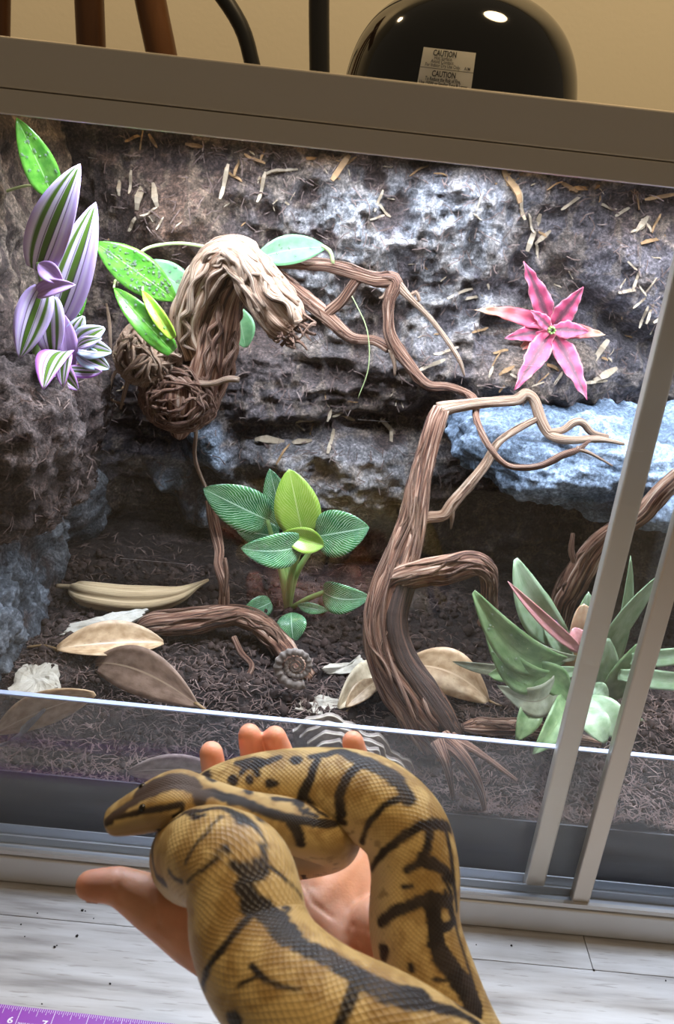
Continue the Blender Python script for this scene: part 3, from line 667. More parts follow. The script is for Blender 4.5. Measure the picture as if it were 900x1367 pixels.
# --- tall forked root rising from the soil
W1 = thing('driftwood_root', at(578, 975, Y=.09), 'tall forked driftwood root rising from the soil with a charred hollow foot', 'driftwood')
trunk = rootpts([(604, 1035, .112, 70), (590, 1000, .105, 74), (572, 962, .100, 76), (548, 922, .103, 74), (518, 872, .115, 62), (510, 822, .13, 56), (526, 766, .15, 50), (545, 715, .17, 44), (556, 660, .185, 34), (567, 612, .2, 32), (581, 566, .21, 30), (590, 546, .215, 26)])
parts = [tube(trunk, 40, .20, 1.7, 9, 5, .10, 3, .003)]+strands(trunk, 26, 4, .17, .93)
tube_obj('trunk', parts, 'wood_root', W1)
hollow = trunk[1:7].copy(); hollow[:, :3] += (AX[0]*.0125+TOCAM*.0105)[None]; hollow[:, 3] *= .56
tube_obj('charred_strip', [tube(hollow, 24, .22, 2, 9, 6, .1, 8, .003)], 'wood_dark', W1)
rb = [tube(groundpts(rows), 14, .2, 1.5, 10, 3, .1, 20+k) for k, rows in enumerate([[(590, 985, .002, 24), (616, 1012, .001, 20), (640, 1050, .0, 12), (648, 1085, -.002, 5)], [(585, 990, .002, 22), (598, 1030, .0, 14), (606, 1066, -.002, 6)], [(604, 984, .002, 16), (644, 1008, .001, 10), (690, 1042, -.002, 5)]])]
for r_ in rb: tube_obj('foot_root', r_, 'wood_root', W1)
br = [[(586, 548, .214, 24), (604, 543, .217, 20), (640, 538, .222, 17), (672, 536, .226, 16), (690, 534, .228, 16), (702, 526, .23, 16), (713, 534, .23, 16), (722, 560, .225, 16), (735, 580, .22, 15), (760, 587, .208, 13), (800, 586, .2, 11), (834, 593, .195, 4)],
      [(733, 578, .22, 12), (752, 574, .219, 11), (766, 564, .219, 12), (778, 564, .22, 12), (790, 577, .222, 10), (812, 583, .226, 6)],
      [(552, 694, .18, 20), (572, 691, .184, 18), (592, 688, .187, 18), (606, 670, .19, 19), (625, 648, .195, 17), (648, 620, .205, 15), (664, 592, .21, 13), (690, 573, .217, 12), (722, 557, .226, 9)]]
for k, rows in enumerate(br):
    c = rootpts(rows); tube_obj('branch', [tube(c, 16, .10, 1.4, 12, 4, .12, 30+k, .003)]+(strands(c, 5, 33+k, .2, .9) if k != 1 else []), 'wood_pale', W1)
c = rootpts([(515, 800, .142, 34), (532, 775, .14, 36), (562, 766, .132, 38), (600, 760, .126, 40), (632, 752, .124, 36), (652, 766, .126, 27), (653, 795, .13, 23), (654, 822, .132, 25), (645, 836, .132, 22)])
tube_obj('branch', [tube(c, 30, .24, 1.8, 9, 6, .14, 41, .003)]+strands(c, 18, 42, .16, .95), 'wood_root', W1)
tube_obj('twig', tube(rootpts([(603, 668, .188, 7), (604, 688, .186, 8), (602, 706, .186, 3)]), 8, .1), 'wood_pale', W1)
# --- long trailing root along the wall
W2 = thing('driftwood_vine', at(525, 375, Y=.28), 'thin twisting root trailing along the back wall from the gnarled knot', 'driftwood')
vr = [[(335, 352, .30, 18), (372, 352, .295, 16), (430, 353, .288, 19), (468, 362, .284, 21), (500, 372, .28, 22), (527, 376, .278, 24), (520, 400, .275, 19), (519, 425, .273, 17), (523, 452, .27, 20), (545, 485, .268, 17), (570, 513, .264, 15), (600, 517, .26, 13), (632, 532, .252, 11), (637, 562, .207, 10), (655, 598, .183, 9), (680, 622, .176, 9), (720, 622, .174, 10), (750, 608, .176, 11), (772, 600, .178, 9), (788, 588, .182, 4)],
      [(350, 352, .305, 20), (378, 372, .30, 19), (405, 396, .298, 21), (435, 421, .295, 23), (468, 450, .29, 16), (500, 455, .285, 14), (520, 466, .275, 14)],
      [(434, 420, .294, 18), (455, 402, .29, 16), (470, 382, .286, 16), (482, 368, .284, 16)],
      [(530, 378, .277, 16), (548, 398, .273, 11), (572, 422, .27, 8), (598, 456, .265, 8), (614, 482, .26, 7), (620, 502, .26, 3)],
      [(522, 466, .27, 9), (527, 485, .269, 7), (527, 502, .27, 3)],
      [(770, 598, .178, 8), (790, 606, .178, 5), (818, 622, .176, 3)],
      [(520, 385, .277, 8), (512, 396, .276, 6), (506, 398, .276, 3)],
      [(548, 395, .274, 7), (556, 390, .272, 6), (560, 402, .272, 6)]]
for k, rows in enumerate(vr):
    c = rootpts(rows); tube_obj('root' if k else 'main_root', [tube(c, 16 if k < 3 else 9, .16, 1.5, 11, 6, .15, 50+k, .003)]+(strands(c, 14, 55+k, .25, .9, length=(.08, .3)) if k < 2 else []), 'wood_root' if k in (0, 1, 2) else 'wood_pale', W2)
# --- gnarled knot with a shredded root ball
W3 = thing('gnarled_root_knot', at(270, 470, Y=.22), 'gnarled pale root knot with shredded fibrous root ball mounted on the wall', 'driftwood')
limb = rootpts([(262, 470, .235, 56), (252, 432, .228, 50), (268, 392, .222, 56), (292, 352, .216, 56), (312, 338, .21, 50), (336, 362, .205, 58), (356, 392, .20, 64), (380, 424, .196, 66), (392, 438, .195, 52)])
tube_obj('bent_limb', [tube(limb, 44, .20, 1.9, 8, 5, .12, 61, .003)]+strands(limb, 30, 62, .27, .93), 'wood_pale', W3)
leg = rootpts([(318, 372, .222, 40), (304, 402, .226, 46), (292, 440, .23, 56), (284, 480, .232, 60), (268, 520, .236, 64), (245, 555, .24, 52), (238, 582, .245, 18)])
tube_obj('lower_limb', [tube(leg, 40, .24, 2.0, 8, 4, .12, 63, .003)]+strands(leg, 26, 64, .20, .94), 'wood_root', W3)
end = []
r = np.random.default_rng(66); ce = at(391, 440, Y=.19)
for k in range(34):
    a = r.uniform(0, 6.28); q = r.uniform(.1, .95)*px2m(34, ce); p = ce+q*(AX[0]*math.cos(a)+AX[1]*math.sin(a))+TOCAM*.004; dr = (AX[0]*.6-AX[1]*.5+TOCAM*.5)+r.normal(0, .5, 3); dr /= np.linalg.norm(dr)
    end.append(tube(np.array([[*(p-dr*.008), .0018], [*(p+r.normal(0, .002, 3)), .0017], [*(p+dr*.006+r.normal(0, .003, 3)), .0006]]), 6, .2, 1, 12, seed=k))
tube_obj('frayed_end', end, 'wood_root', W3)
def fibre_ball(name, cx, cy, Y, rpx, n, seed, mat, flow=None, w=(.0010, .0024), sq=(1, 1)):
    r = np.random.default_rng(seed); c = at(cx, cy, Y=Y); R = px2m(rpx, c); out = []
    for k in range(n):
        d = r.normal(size=3); d[1] = -abs(d[1])*.8 if r.random() < .75 else d[1]; d /= np.linalg.norm(d); rows = []; ax = r.normal(size=3) if flow is None else np.array(flow)+r.normal(0, .35, 3)
        ax /= np.linalg.norm(ax); wd_ = r.uniform(*w); st = r.uniform(.18, .34)
        for i in range(8):
            rows.append([*(c+d*R*r.uniform(.90, 1.08)*np.array([sq[0], 1, sq[1]])), wd_*(.6+.4*math.sin(math.pi*(i+.5)/8))]); d = d+np.cross(ax, d)*st+r.normal(0, .06, 3); d /= np.linalg.norm(d)
        out.append(tube(np.array(rows), 6, .1, 1, 12, seed=seed+k, step=.0035))
    rows = np.array([[*(c-np.array([0, 0, R*.8*sq[1]])), R*.45], [*c, R*.86], [*(c+np.array([0, 0, R*.8*sq[1]])), R*.45]])
    out.append(tube(rows, 20, .1, 1.5, 30, seed=seed))
    return tube_obj(name, out, mat, W3)
for a_, b_, y0 in ((274, 405, .225), (255, 540, .24)):
    p_, _n = on_back(a_, b_+10, -.01); q_ = at(a_, b_, Y=y0); tube_obj('anchor_limb', tube(np.array([[*q_, .012], [*((p_+q_)/2+np.array([.004, 0, .006])), .011], [*p_, .014]]), 16, .2, 1.6, 10, 4, .12, 77), 'wood_root', W3)
fibre_ball('root_ball', 198, 474, .222, 42, 90, 71, 'wood_pale')
fibre_ball('root_nest', 240, 530, .225, 46, 110, 72, 'wood_root', flow=(.15, -1, .1), sq=(1.1, .95))
tw = [[(262, 512, .21, 10), (285, 512, .2, 9), (305, 506, .195, 10), (319, 507, .193, 9)], [(165, 490, .222, 7), (152, 500, .222, 6), (146, 530, .222, 5), (166, 540, .222, 3)], [(172, 505, .22, 7), (166, 525, .218, 6), (161, 546, .218, 3)], [(148, 470, .23, 5), (146, 430, .232, 6), (142, 405, .235, 3)], [(262, 575, .243, 6), (260, 610, .26, 7), (270, 640, .278, 6), (280, 660, .286, 5)]]
for k, rows in enumerate(tw): tube_obj('rootlet', tube(rootpts(rows), 9, .15, 1.2, 14, 5, .1, 80+k), 'wood_pale', W3)
# --- low arched root and its upright stem
W4 = thing('arched_root', at(330, 840, Z=.155), 'low arched root with an upright stem beside the white veined plant', 'driftwood')
arch = groundpts([(186, 838, .002, 14), (205, 832, .012, 30), (245, 830, .020, 34), (290, 824, .026, 30), (318, 822, .030, 26), (348, 834, .026, 30), (372, 858, .018, 32), (395, 888, .006, 28), (412, 906, -.003, 24)])
tube_obj('arch', [tube(arch, 32, .24, 1.8, 9, 5, .16, 91, .003)]+strands(arch, 24, 92, .17, .95), 'wood_root', W4)
Yst = float(arch[3][1])+.01
tube_obj('upright_stem', [tube(rootpts([(281, 668, Yst+.055, 18), (286, 700, Yst+.045, 17), (293, 735, Yst+.025, 16), (291, 755, Yst+.01, 14), (299, 785, Yst, 15), (298, 820, Yst, 18)]), 18, .22, 1.7, 12, 6, .15, 93), tube(rootpts([(300, 745, Yst-.004, 6), (303, 768, Yst-.006, 7), (300, 795, Yst-.006, 7)]), 8)], 'wood_root', W4)
tube_obj('rootlet', tube(groundpts([(312, 850, .018, 8), (322, 872, .012, 9), (336, 888, .004, 8), (330, 905, .0, 6)]), 9, .15), 'wood_root', W4)
# --- branch crossing behind the doors
W5 = thing('leaning_branch', at(760, 790, Y=.20), 'leaning weathered branch passing under the rock shelf behind the door stiles', 'driftwood')
c = rootpts([(742, 880, .235, 24), (744, 840, .228, 28), (752, 800, .215, 34), (764, 782, .21, 40), (782, 752, .20, 40), (805, 722, .19, 32), (832, 702, .18, 28), (862, 682, .172, 28), (885, 655, .166, 26), (915, 628, .16, 26), (960, 590, .155, 22)])
tube_obj('branch', [tube(c, 28, .24, 1.8, 8, 4, .12, 95, .003)]+strands(c, 18, 96, .15, .95), 'wood_root', W5)
tube_obj('twig', tube(rootpts([(755, 786, .205, 10), (768, 758, .20, 9), (763, 735, .198, 9), (765, 712, .198, 6)]), 10, .15, lump=.15), 'wood_root', W5)
W6 = thing('half_buried_root', g(650, 975), 'half buried reddish root lying in the soil behind the clear dam', 'driftwood')
c = groundpts([(618, 970, .0, 10), (630, 969, .003, 20), (650, 970, .004, 24), (700, 972, .003, 24), (760, 984, .0, 18), (800, 992, -.004, 10)])
tube_obj('root', [tube(c, 18, .2, 1.6, 9, 3, .12, 97)]+strands(c, 10, 98, .2, .92), 'wood_root', W6)

# ================================================================== plants
def leaf(parent, base, tip, wid, mat, name='leaf', bend=.12, fold=.15, prof='ell', wave=0.0, wfreq=5, side=0.0, nrm=None, nv=20, nu=9, thick=.0007, droop=0.0, tilt=0.0, seed=0, curl=0.0, ymin=None):
    base = np.asarray(base, float); tip = np.asarray(tip, float); ax = tip-base; L = np.linalg.norm(ax); a = ax/L
    n = np.array(TOCAM if nrm is None else nrm, float); n = n-(n @ a)*a; n /= np.linalg.norm(n); sd = np.cross(a, n)
    if tilt: n, sd = n*math.cos(tilt)+sd*math.sin(tilt), sd*math.cos(tilt)-n*math.sin(tilt)
    t = np.linspace(0, 1, nv); u = np.linspace(-1, 1, nu)
    if prof == 'ell': w = np.sin(math.pi*np.clip(t*.96+.02, 0, 1))**.75
    elif prof == 'ovate': w = (t+.02)**.45*(1.0-t)**.75*1.75
    elif prof == 'lance': w = (t+.05)**.5*(1-t)**.8*1.7
    elif prof == 'strap': w = np.minimum(1, (.55+.45*sm(0, .3, t)))*np.sqrt(np.clip(1-((t-.0))**5, 0, 1))*(1-.15*t)
    elif prof == 'star': w = (.55+.45*sm(0, .35, t))*np.clip((1-t)*1.75, 0, 1)**.75
    w = np.clip(w/w.max(), .012, 1.2)
    b4 = 4*t*(1-t); cen = base+ax*t[:, None]+n*(bend*L*b4)[:, None]+sd*(side*L*b4)[:, None]+np.array([0, 0, -1.])*(droop*L*t**2)[:, None]
    hw = (wid/2*w)[:, None]
    wv = wave*L*np.sin(t*wfreq*6.28+seed)[:, None]*(np.abs(u)**1.5)[None]*np.sign(u)[None] if wave else 0
    cu = curl*(np.abs(u)**2)[None]*hw if curl else 0
    ed = 1+ (wave*1.6*np.sin(t*wfreq*6.28*1.3+seed*2)[:, None] if wave else 0)
    P = cen[:, None]+sd[None, None]*(u[None]*hw*ed)[..., None]+n[None, None]*((fold*np.abs(u)[None]*hw)+wv+cu)[..., None]
    if ymin: P[..., 1] = np.maximum(P[..., 1], ymin)
    o = pyd(name, P, grid_faces(nv, nu), mat, parent)
    set_uv(o.data, np.stack([np.broadcast_to((u+1)/2, (nv, nu)), np.broadcast_to(t[:, None], (nv, nu))], -1).reshape(-1, 2))
    m = o.modifiers.new('thickness', 'SOLIDIFY'); m.thickness = thick; m.offset = 0
    o['_P'] = 0; del o['_P']
    return o, P, n
def pleaf(parent, b_, t_, w, mat, Yb, Yt=None, **k):
    Yt = Yb if Yt is None else Yt; B_ = at(*b_, Y=Yb); T_ = at(*t_, Y=Yt); return leaf(parent, B_, T_, px2m(w, (B_+T_)/2), mat, **k)
def drops(parent_leaf, P, n, count, seed, r0=(.0006, .0016)):
    r = np.random.default_rng(seed); nv, nu = P.shape[:2]; V = []; Fc = []
    for k in range(count):
        i = r.uniform(2, nv-3); j = r.uniform(.6, nu-1.6); i0, j0 = int(i), int(j); fi, fj = i-i0, j-j0
        c = (P[i0, j0]*(1-fi)+P[i0+1, j0]*fi)*(1-fj)+(P[i0, j0+1]*(1-fi)+P[i0+1, j0+1]*fi)*fj
        R = r.uniform(*r0); x = np.cross(n, [.3, .5, .8]); x /= np.linalg.norm(x); y = np.cross(n, x); b = len(V)
        for h, q in ((0.0, 1.0), (.45, .85), (.75, .45)):
            V += [c+n*(h*R+.0004)+R*q*(x*math.cos(a)+y*math.sin(a)) for a in np.linspace(0, 6.28, 8, endpoint=False)]
        V.append(c+n*(.85*R+.0004))
        Fc += [(b+l*8+m_, b+l*8+(m_+1) % 8, b+l*8+8+(m_+1) % 8, b+l*8+8+m_) for l in range(2) for m_ in range(8)]+[(b+16+m_, b+16+(m_+1) % 8, b+24) for m_ in range(8)]
    o = pyd('water_drops', V, Fc, 'water', parent_leaf); o['kind'] = 'stuff'
def stem(parent, rows, mat, name='stem', seg=8): return tube_obj(name, tube(rootpts(rows), seg, 0, step=.004), mat, parent)
# purple striped trailing plant on the planting ledge
P1 = thing('striped_tradescantia', at(75, 500, Y=.17), 'purple and green striped trailing plant rooted on the dark planting ledge', 'plant')
Yt = .165
for (b_, t_, w, mt, yb, yt, kw) in [
    ((50, 362), (107, 219), 62, 'trad_leaf', Yt, Yt-.01, dict(prof='lance', fold=.18, bend=.05)),
    ((74, 430), (128, 270), 56, 'trad_leaf', Yt+.012, Yt+.008, dict(prof='lance', fold=.3, bend=.04, tilt=.35)),
    ((52, 352), (84, 378), 26, 'trad_under', Yt-.008, Yt-.014, dict(prof='ell', fold=.5, bend=.1)),
    ((50, 392), (101, 380), 24, 'trad_under', Yt-.01, Yt-.016, dict(prof='lance', fold=.5, bend=.12)),
    ((58, 384), (26, 478), 46, 'trad_leaf', Yt-.008, Yt-.012, dict(prof='lance', fold=.2, bend=.06, tilt=-.25)),
    ((66, 396), (72, 482), 46, 'trad_leaf', Yt-.004, Yt-.01, dict(prof='lance', fold=.35, bend=.1)),
    ((84, 420), (92, 500), 40, 'trad_under', Yt+.006, Yt, dict(prof='ell', fold=.3, bend=.08)),
    ((86, 470), (58, 520), 44, 'trad_leaf_purple', Yt-.016, Yt-.030, dict(prof='lance', fold=.2, bend=.14)),
    ((70, 482), (104, 520), 30, 'trad_leaf_purple', Yt-.018, Yt-.032, dict(prof='ell', fold=.3, bend=.16)),
    ((88, 494), (136, 496), 18, 'trad_leaf_purple', Yt-.014, Yt-.020, dict(prof='lance', fold=.2, bend=-.2)),
    ((92, 470), (84, 516), 24, 'trad_leaf_purple', Yt-.024, Yt-.036, dict(prof='ell', fold=.2, bend=.2)),
    ((100, 462), (112, 422), 28, 'trad_leaf_blue', Yt+.01, Yt+.004, dict(prof='ell', fold=.3, bend=.15)),
    ((100, 466), (140, 438), 32, 'trad_leaf_blue', Yt+.006, Yt, dict(prof='ell', fold=.3, bend=.15)),
    ((100, 464), (149, 470), 30, 'trad_leaf_blue', Yt+.002, Yt-.006, dict(prof='ell', fold=.3, bend=.15)),
    ((102, 470), (146, 492), 28, 'trad_leaf_blue', Yt, Yt-.008, dict(prof='ell', fold=.3, bend=.15)),
    ((104, 464), (136, 452), 16, 'trad_leaf', Yt-.004, Yt-.01, dict(prof='ell', fold=.3, bend=.2))]:
    for q_ in (0, 1):                               # lie on the ledge, not in it
        r_ = ray(*(b_, t_)[q_]); h = bvh_pl.ray_cast(Vector(CAM), Vector(r_/np.linalg.norm(r_)))
        if h[0] is not None:
            if q_: yt = min(yt, h[0][1]-.012)
            else: yb = min(yb, h[0][1]-.007)
    pleaf(P1, b_, t_, w, mt, yb, yt, **kw)
stem(P1, [(52, 350, Yt-.004, 8), (56, 385, Yt-.004, 9), (52, 440, Yt, 9), (45, 490, Yt+.004, 10), (48, 515, Yt+.01, 10)], 'petiole')
stem(P1, [(84, 470, Yt, 8), (80, 500, Yt+.004, 8), (76, 520, Yt+.01, 8)], 'petiole')
# climbing vine with big plain leaves
P2 = thing('climbing_vine', at(240, 330, Y=.29), 'climbing green vine with broad leaves covered in water drops on the wall', 'plant')
for k, (b_, t_, w, mt, yb, yt, kw, nd) in enumerate([
    ((68, 256), (22, 157), 44, 'vine_leaf', .20, .17, dict(prof='lance', fold=.35, bend=.06, tilt=.3), 26),
    ((234, 400), (129, 325), 52, 'vine_leaf', .235, .22, dict(prof='ell', fold=.12, bend=.05), 150),
    ((262, 396), (192, 350), 42, 'vine_leaf_pale', .255, .25, dict(prof='ell', fold=.1, bend=.05), 20),
    ((231, 470), (152, 384), 34, 'vine_leaf', .178, .20, dict(prof='lance', fold=.4, bend=.10), 30),
    ((232, 452), (190, 388), 19, 'vine_leaf_lime', .174, .192, dict(prof='lance', fold=.5, bend=.16), 6),
    ((340, 346), (434, 330), 40, 'vine_leaf_pale', .285, .28, dict(prof='ell', fold=.1, bend=.04, side=-.03), 10),
    ((318, 410), (328, 464), 36, 'vine_leaf_pale', .27, .262, dict(prof='ell', fold=.2, bend=.08), 0),
    ((98, 436), (112, 366), 24, 'vine_leaf', .20, .21, dict(prof='ell', fold=.2, bend=.05), 30)]):
    o, P, n = pleaf(P2, b_, t_, w, mt, yb, yt, **kw)
    if nd: drops(o, P, n, nd, 100+k)
    if k in (3, 4): b_, yb = t_, yt                      # these two hang from their far end
    q_, _n = on_back(b_[0]+3, b_[1]-4, -.004) if b_[0] > 120 else (at(b_[0], b_[1], Y=yb)+np.array([-.06, .03, -.01]), 0)
    p_ = at(*b_, Y=yb); tube_obj('petiole', tube(np.array([[*p_, .0011], [*(p_*.6+q_*.4+np.array([0, 0, .006])), .0012], [*q_, .0014]]), 7), 'vine_stem', P2)
stem(P2, [(178, 345, .26, 4), (200, 330, .27, 5), (240, 325, .28, 5), (280, 331, .28, 5), (300, 338, .27, 5)], 'vine_stem')
stem(P2, [(430, 328, .28, 5), (441, 336, .278, 6), (445, 352, .277, 5)], 'vine_stem')
stem(P2, [(470, 395, .275, 1.6), (490, 440, .27, 1.6), (492, 490, .27, 1.6), (478, 532, .272, 1)], 'vine_stem')
# white veined bushy plant on the soil
gb = g(386, 812); YB = float(gb[1])
P3 = thing('white_veined_plant', gb, 'bushy green plant with fine white leaf veins growing from the soil', 'plant')
bl = [((357, 694), (271, 652), 60, 'birkin_leaf', -.01, -.03, dict(prof='ovate', fold=.15, bend=.08)),
      ((404, 712), (386, 626), 62, 'birkin_leaf_lime', -.015, -.01, dict(prof='ovate', fold=.12, bend=.05)),
      ((380, 706), (360, 626), 40, 'birkin_leaf', .01, .01, dict(prof='ovate', fold=.25, bend=.04)),
      ((424, 716), (493, 704), 64, 'birkin_leaf', -.02, -.035, dict(prof='ovate', fold=.18, bend=.08)),
      ((432, 728), (378, 712), 34, 'birkin_leaf_lime', -.03, -.035, dict(prof='ell', fold=.6, bend=.12)),
      ((402, 728), (322, 724), 48, 'birkin_leaf', -.035, -.055, dict(prof='ovate', fold=.25, bend=.18, side=-.08, droop=.1)),
      ((372, 716), (316, 708), 36, 'birkin_leaf', 0, -.005, dict(prof='ovate', fold=.1, bend=.08)),
      ((432, 790), (494, 797), 42, 'birkin_leaf', -.02, -.045, dict(prof='ovate', fold=.2, bend=.15, side=.08)),
      ((389, 818), (392, 858), 40, 'birkin_leaf', -.025, -.05, dict(prof='ell', fold=.15, bend=.25)),
      ((398, 808), (438, 815), 15, 'birkin_leaf', -.02, -.03, dict(prof='ell', fold=.2, bend=.2)),
      ((362, 804), (322, 822), 30, 'birkin_leaf', -.005, -.02, dict(prof='ovate', fold=.1, bend=.1)),
      ((356, 826), (322, 858), 36, 'birkin_leaf', -.02, -.03, dict(prof='ell', fold=.1, bend=.1))]
for k, (b_, t_, w, mt, yb, yt, kw) in enumerate(bl):
    o, P, n = pleaf(P3, b_, t_, w, mt, YB+yb, YB+yt, **kw)
    if k in (3, 7, 5): drops(o, P, n, 24, 130+k, (.0005, .0012))
for (tp, yo) in (((357, 694), -.01), ((404, 712), -.015), ((380, 706), .008), ((424, 718), -.02), ((402, 728), -.03), ((372, 716), 0)):
    x1 = 384+(tp[0]-384)*.25; stem(P3, [(384, 814, YB, 10), (x1, 770, YB+yo*.5-.004, 10), (tp[0]*.6+x1*.4, tp[1]*.6+770*.4, YB+yo*.8-.003, 8), (tp[0], tp[1], YB+yo, 6)], 'petiole', 'petiole')
stem(P3, [(388, 812, YB, 7), (410, 800, YB-.012, 8), (434, 790, YB-.02, 7)], 'petiole', 'petiole')
stem(P3, [(384, 806, YB+.002, 12), (386, 822, YB-.004, 12)], 'petiole_dark', 'crown')
# pink star shaped plant in its pocket
sc_, sn = on_back(737, 440, .012); YS = float(sc_[1])-.004
P4 = thing('pink_star_plant', at(737, 440, Y=YS), 'pink star shaped rosette growing from a pocket in the back wall', 'plant')
for k, (t_, w, yt, mt, kw) in enumerate([((699, 349), 29, -.012, 'star_leaf', dict(bend=.04)), ((779, 383), 28, -.014, 'star_leaf', dict(bend=.04)), ((808, 447), 21, -.012, 'star_leaf_orange', dict(bend=.05)), ((784, 534), 30, -.05, 'star_leaf', dict(bend=.05)), ((687, 521), 31, -.06, 'star_leaf', dict(bend=.05)), ((674, 452), 24, -.016, 'star_leaf', dict(bend=.06)), ((634, 414), 22, -.012, 'star_leaf_orange', dict(bend=.05, side=.05)),
      ((786, 443), 24, -.018, 'star_leaf', dict(bend=.08)), ((708, 414), 18, -.018, 'star_leaf', dict(bend=.08)), ((688, 470), 16, -.006, 'star_leaf_orange', dict(bend=.06))]):
    pleaf(P4, (736+(t_[0]-736)*.05, 440+(t_[1]-440)*.05), t_, w, mt, YS-(.009 if k > 6 else .003)-.0006*k, YS+yt, prof='star', fold=.22, wave=.035, wfreq=4, seed=k, **kw)
cb = []
for k in range(7):
    a = k*.9; p = at(737+4*math.cos(a), 441+4*math.sin(a), Y=YS-.018); cb.append(tube(np.array([[*(p+np.array([0, .008, 0])), .0012], [*p, .0014], [*(p+np.array([0, -.003, 0])), .0006]]), 6))
tube_obj('centre_buds', cb, 'petiole', P4)
# bromeliad behind the doors
gq = g(765, 930); YQ = float(gq[1])+.01
P5 = thing('bromeliad', gq, 'large pale green bromeliad with a pink flushed cup behind the door stiles', 'plant')
for k, (b_, t_, w, mt, yb, yt, kw) in enumerate([
    ((764, 866), (688, 746), 50, 'brom_leaf_pale', .0, -.01, dict(prof='ell', bend=.08, side=-.10)),
    ((758, 880), (632, 790), 50, 'brom_leaf', -.03, -.075, dict(prof='ell', bend=.10, side=-.14)),
    ((772, 866), (678, 776), 18, 'brom_pink', -.022, -.03, dict(prof='lance', bend=.06, side=-.03, fold=.4)),
    ((750, 895), (648, 840), 42, 'brom_leaf', -.035, -.07, dict(prof='ell', bend=.12, side=-.20)),
    ((740, 875), (706, 772), 42, 'brom_leaf', .01, .01, dict(prof='ell', bend=.04)),
    ((744, 880), (734, 812), 20, 'brom_purple', -.012, -.014, dict(prof='lance', bend=.04)),
    ((760, 880), (724, 830), 24, 'brom_leaf_pale', -.02, -.02, dict(prof='lance', bend=.05)),
    ((768, 878), (690, 838), 14, 'brom_old', -.028, -.036, dict(prof='lance', bend=.10, side=-.1)),
    ((772, 880), (786, 790), 40, 'brom_leaf_pale', .0, .0, dict(prof='lance', bend=.05)),
    ((770, 866), (780, 806), 30, 'brom_orange', -.012, -.01, dict(prof='strap', bend=.03)),
    ((776, 870), (766, 838), 34, 'brom_pink', -.02, -.018, dict(prof='ell', bend=.15)),
    ((770, 895), (690, 886), 18, 'brom_leaf_pale', -.03, -.045, dict(prof='lance', bend=.10, side=-.05)),
    ((745, 905), (664, 915), 44, 'brom_old', -.045, -.065, dict(prof='lance', bend=.2, side=-.25)),
    ((760, 930), (652, 900), 40, 'brom_leaf', -.04, -.06, dict(prof='strap', bend=.16, side=.16)),
    ((690, 896), (604, 883), 16, 'brom_old', -.03, -.03, dict(prof='lance', bend=.05, side=-.03)),
    ((712, 930), (690, 988), 34, 'brom_leaf', -.055, -.092, dict(prof='ell', bend=.18)),
    ((755, 935), (711, 1007), 40, 'brom_leaf', -.055, -.112, dict(prof='lance', bend=.14)),
    ((740, 940), (756, 900), 40, 'brom_leaf', -.01, -.02, dict(prof='ell', bend=.12)),
    ((762, 955), (775, 985), 30, 'brom_leaf', -.03, -.04, dict(prof='ell', bend=.12)),
    ((700, 900), (740, 905), 30, 'brom_leaf', -.012, -.03, dict(prof='ell', bend=.2))]):
    o, P, n = pleaf(P5, b_, t_, w, mt, YQ+yb, YQ+yt, fold=kw.pop('fold', .22), **kw)
    if k in (1, 3): drops(o, P, n, 40, 160+k, (.0005, .0013))
stem(P5, [(762, 860, YQ-.008, 30), (764, 900, YQ-.01, 34), (766, 945, YQ, 30)], 'brom_old' and 'petiole_dark', 'crown', 14)
gq2 = g(815, 955); YR = float(gq2[1])+.015
P6 = thing('strap_leaf_bromeliad', gq2, 'smaller green bromeliad with long strap leaves between the two door stiles', 'plant')
for (b_, t_, w, mt, yb, yt, kw) in [
    ((812, 905), (842, 742), 18, 'brom_leaf_pale', .01, .0, dict(prof='lance', bend=.03, side=.03)),
    ((806, 872), (885, 764), 26, 'brom_leaf_pale', .0, -.02, dict(prof='lance', bend=.06, side=-.05)),
    ((800, 930), (812, 852), 34, 'brom_leaf_pale', -.005, -.015, dict(prof='ell', bend=.10)),
    ((806, 935), (855, 858), 40, 'brom_leaf', -.01, -.02, dict(prof='ell', bend=.12)),
    ((835, 880), (960, 866), 24, 'brom_leaf_pale', -.02, -.04, dict(prof='strap', bend=.12)),
    ((825, 900), (960, 912), 26, 'brom_leaf_pale', -.025, -.045, dict(prof='strap', bend=.12)),
    ((788, 930), (830, 985), 46, 'brom_leaf_pale', -.05, -.08, dict(prof='ell', bend=.2)),
    ((782, 945), (808, 992), 38, 'brom_leaf_pale', -.06, -.09, dict(prof='ell', bend=.2)),
    ((790, 915), (812, 930), 24, 'brom_leaf_pale', -.02, -.03, dict(prof='ell', bend=.2)),
    ((830, 965), (868, 975), 30, 'brom_leaf', -.01, -.02, dict(prof='ell', bend=.2)),
    ((802, 960), (836, 968), 30, 'brom_leaf', -.012, -.02, dict(prof='ell', bend=.2))]:
    pleaf(P6, b_, t_, w, mt, YR+yb, YR+yt, fold=.2, **kw)
stem(P6, [(803, 905, YR-.004, 24), (806, 935, YR-.004, 28), (808, 960, YR+.004, 24)], 'petiole_dark', 'crown', 12)

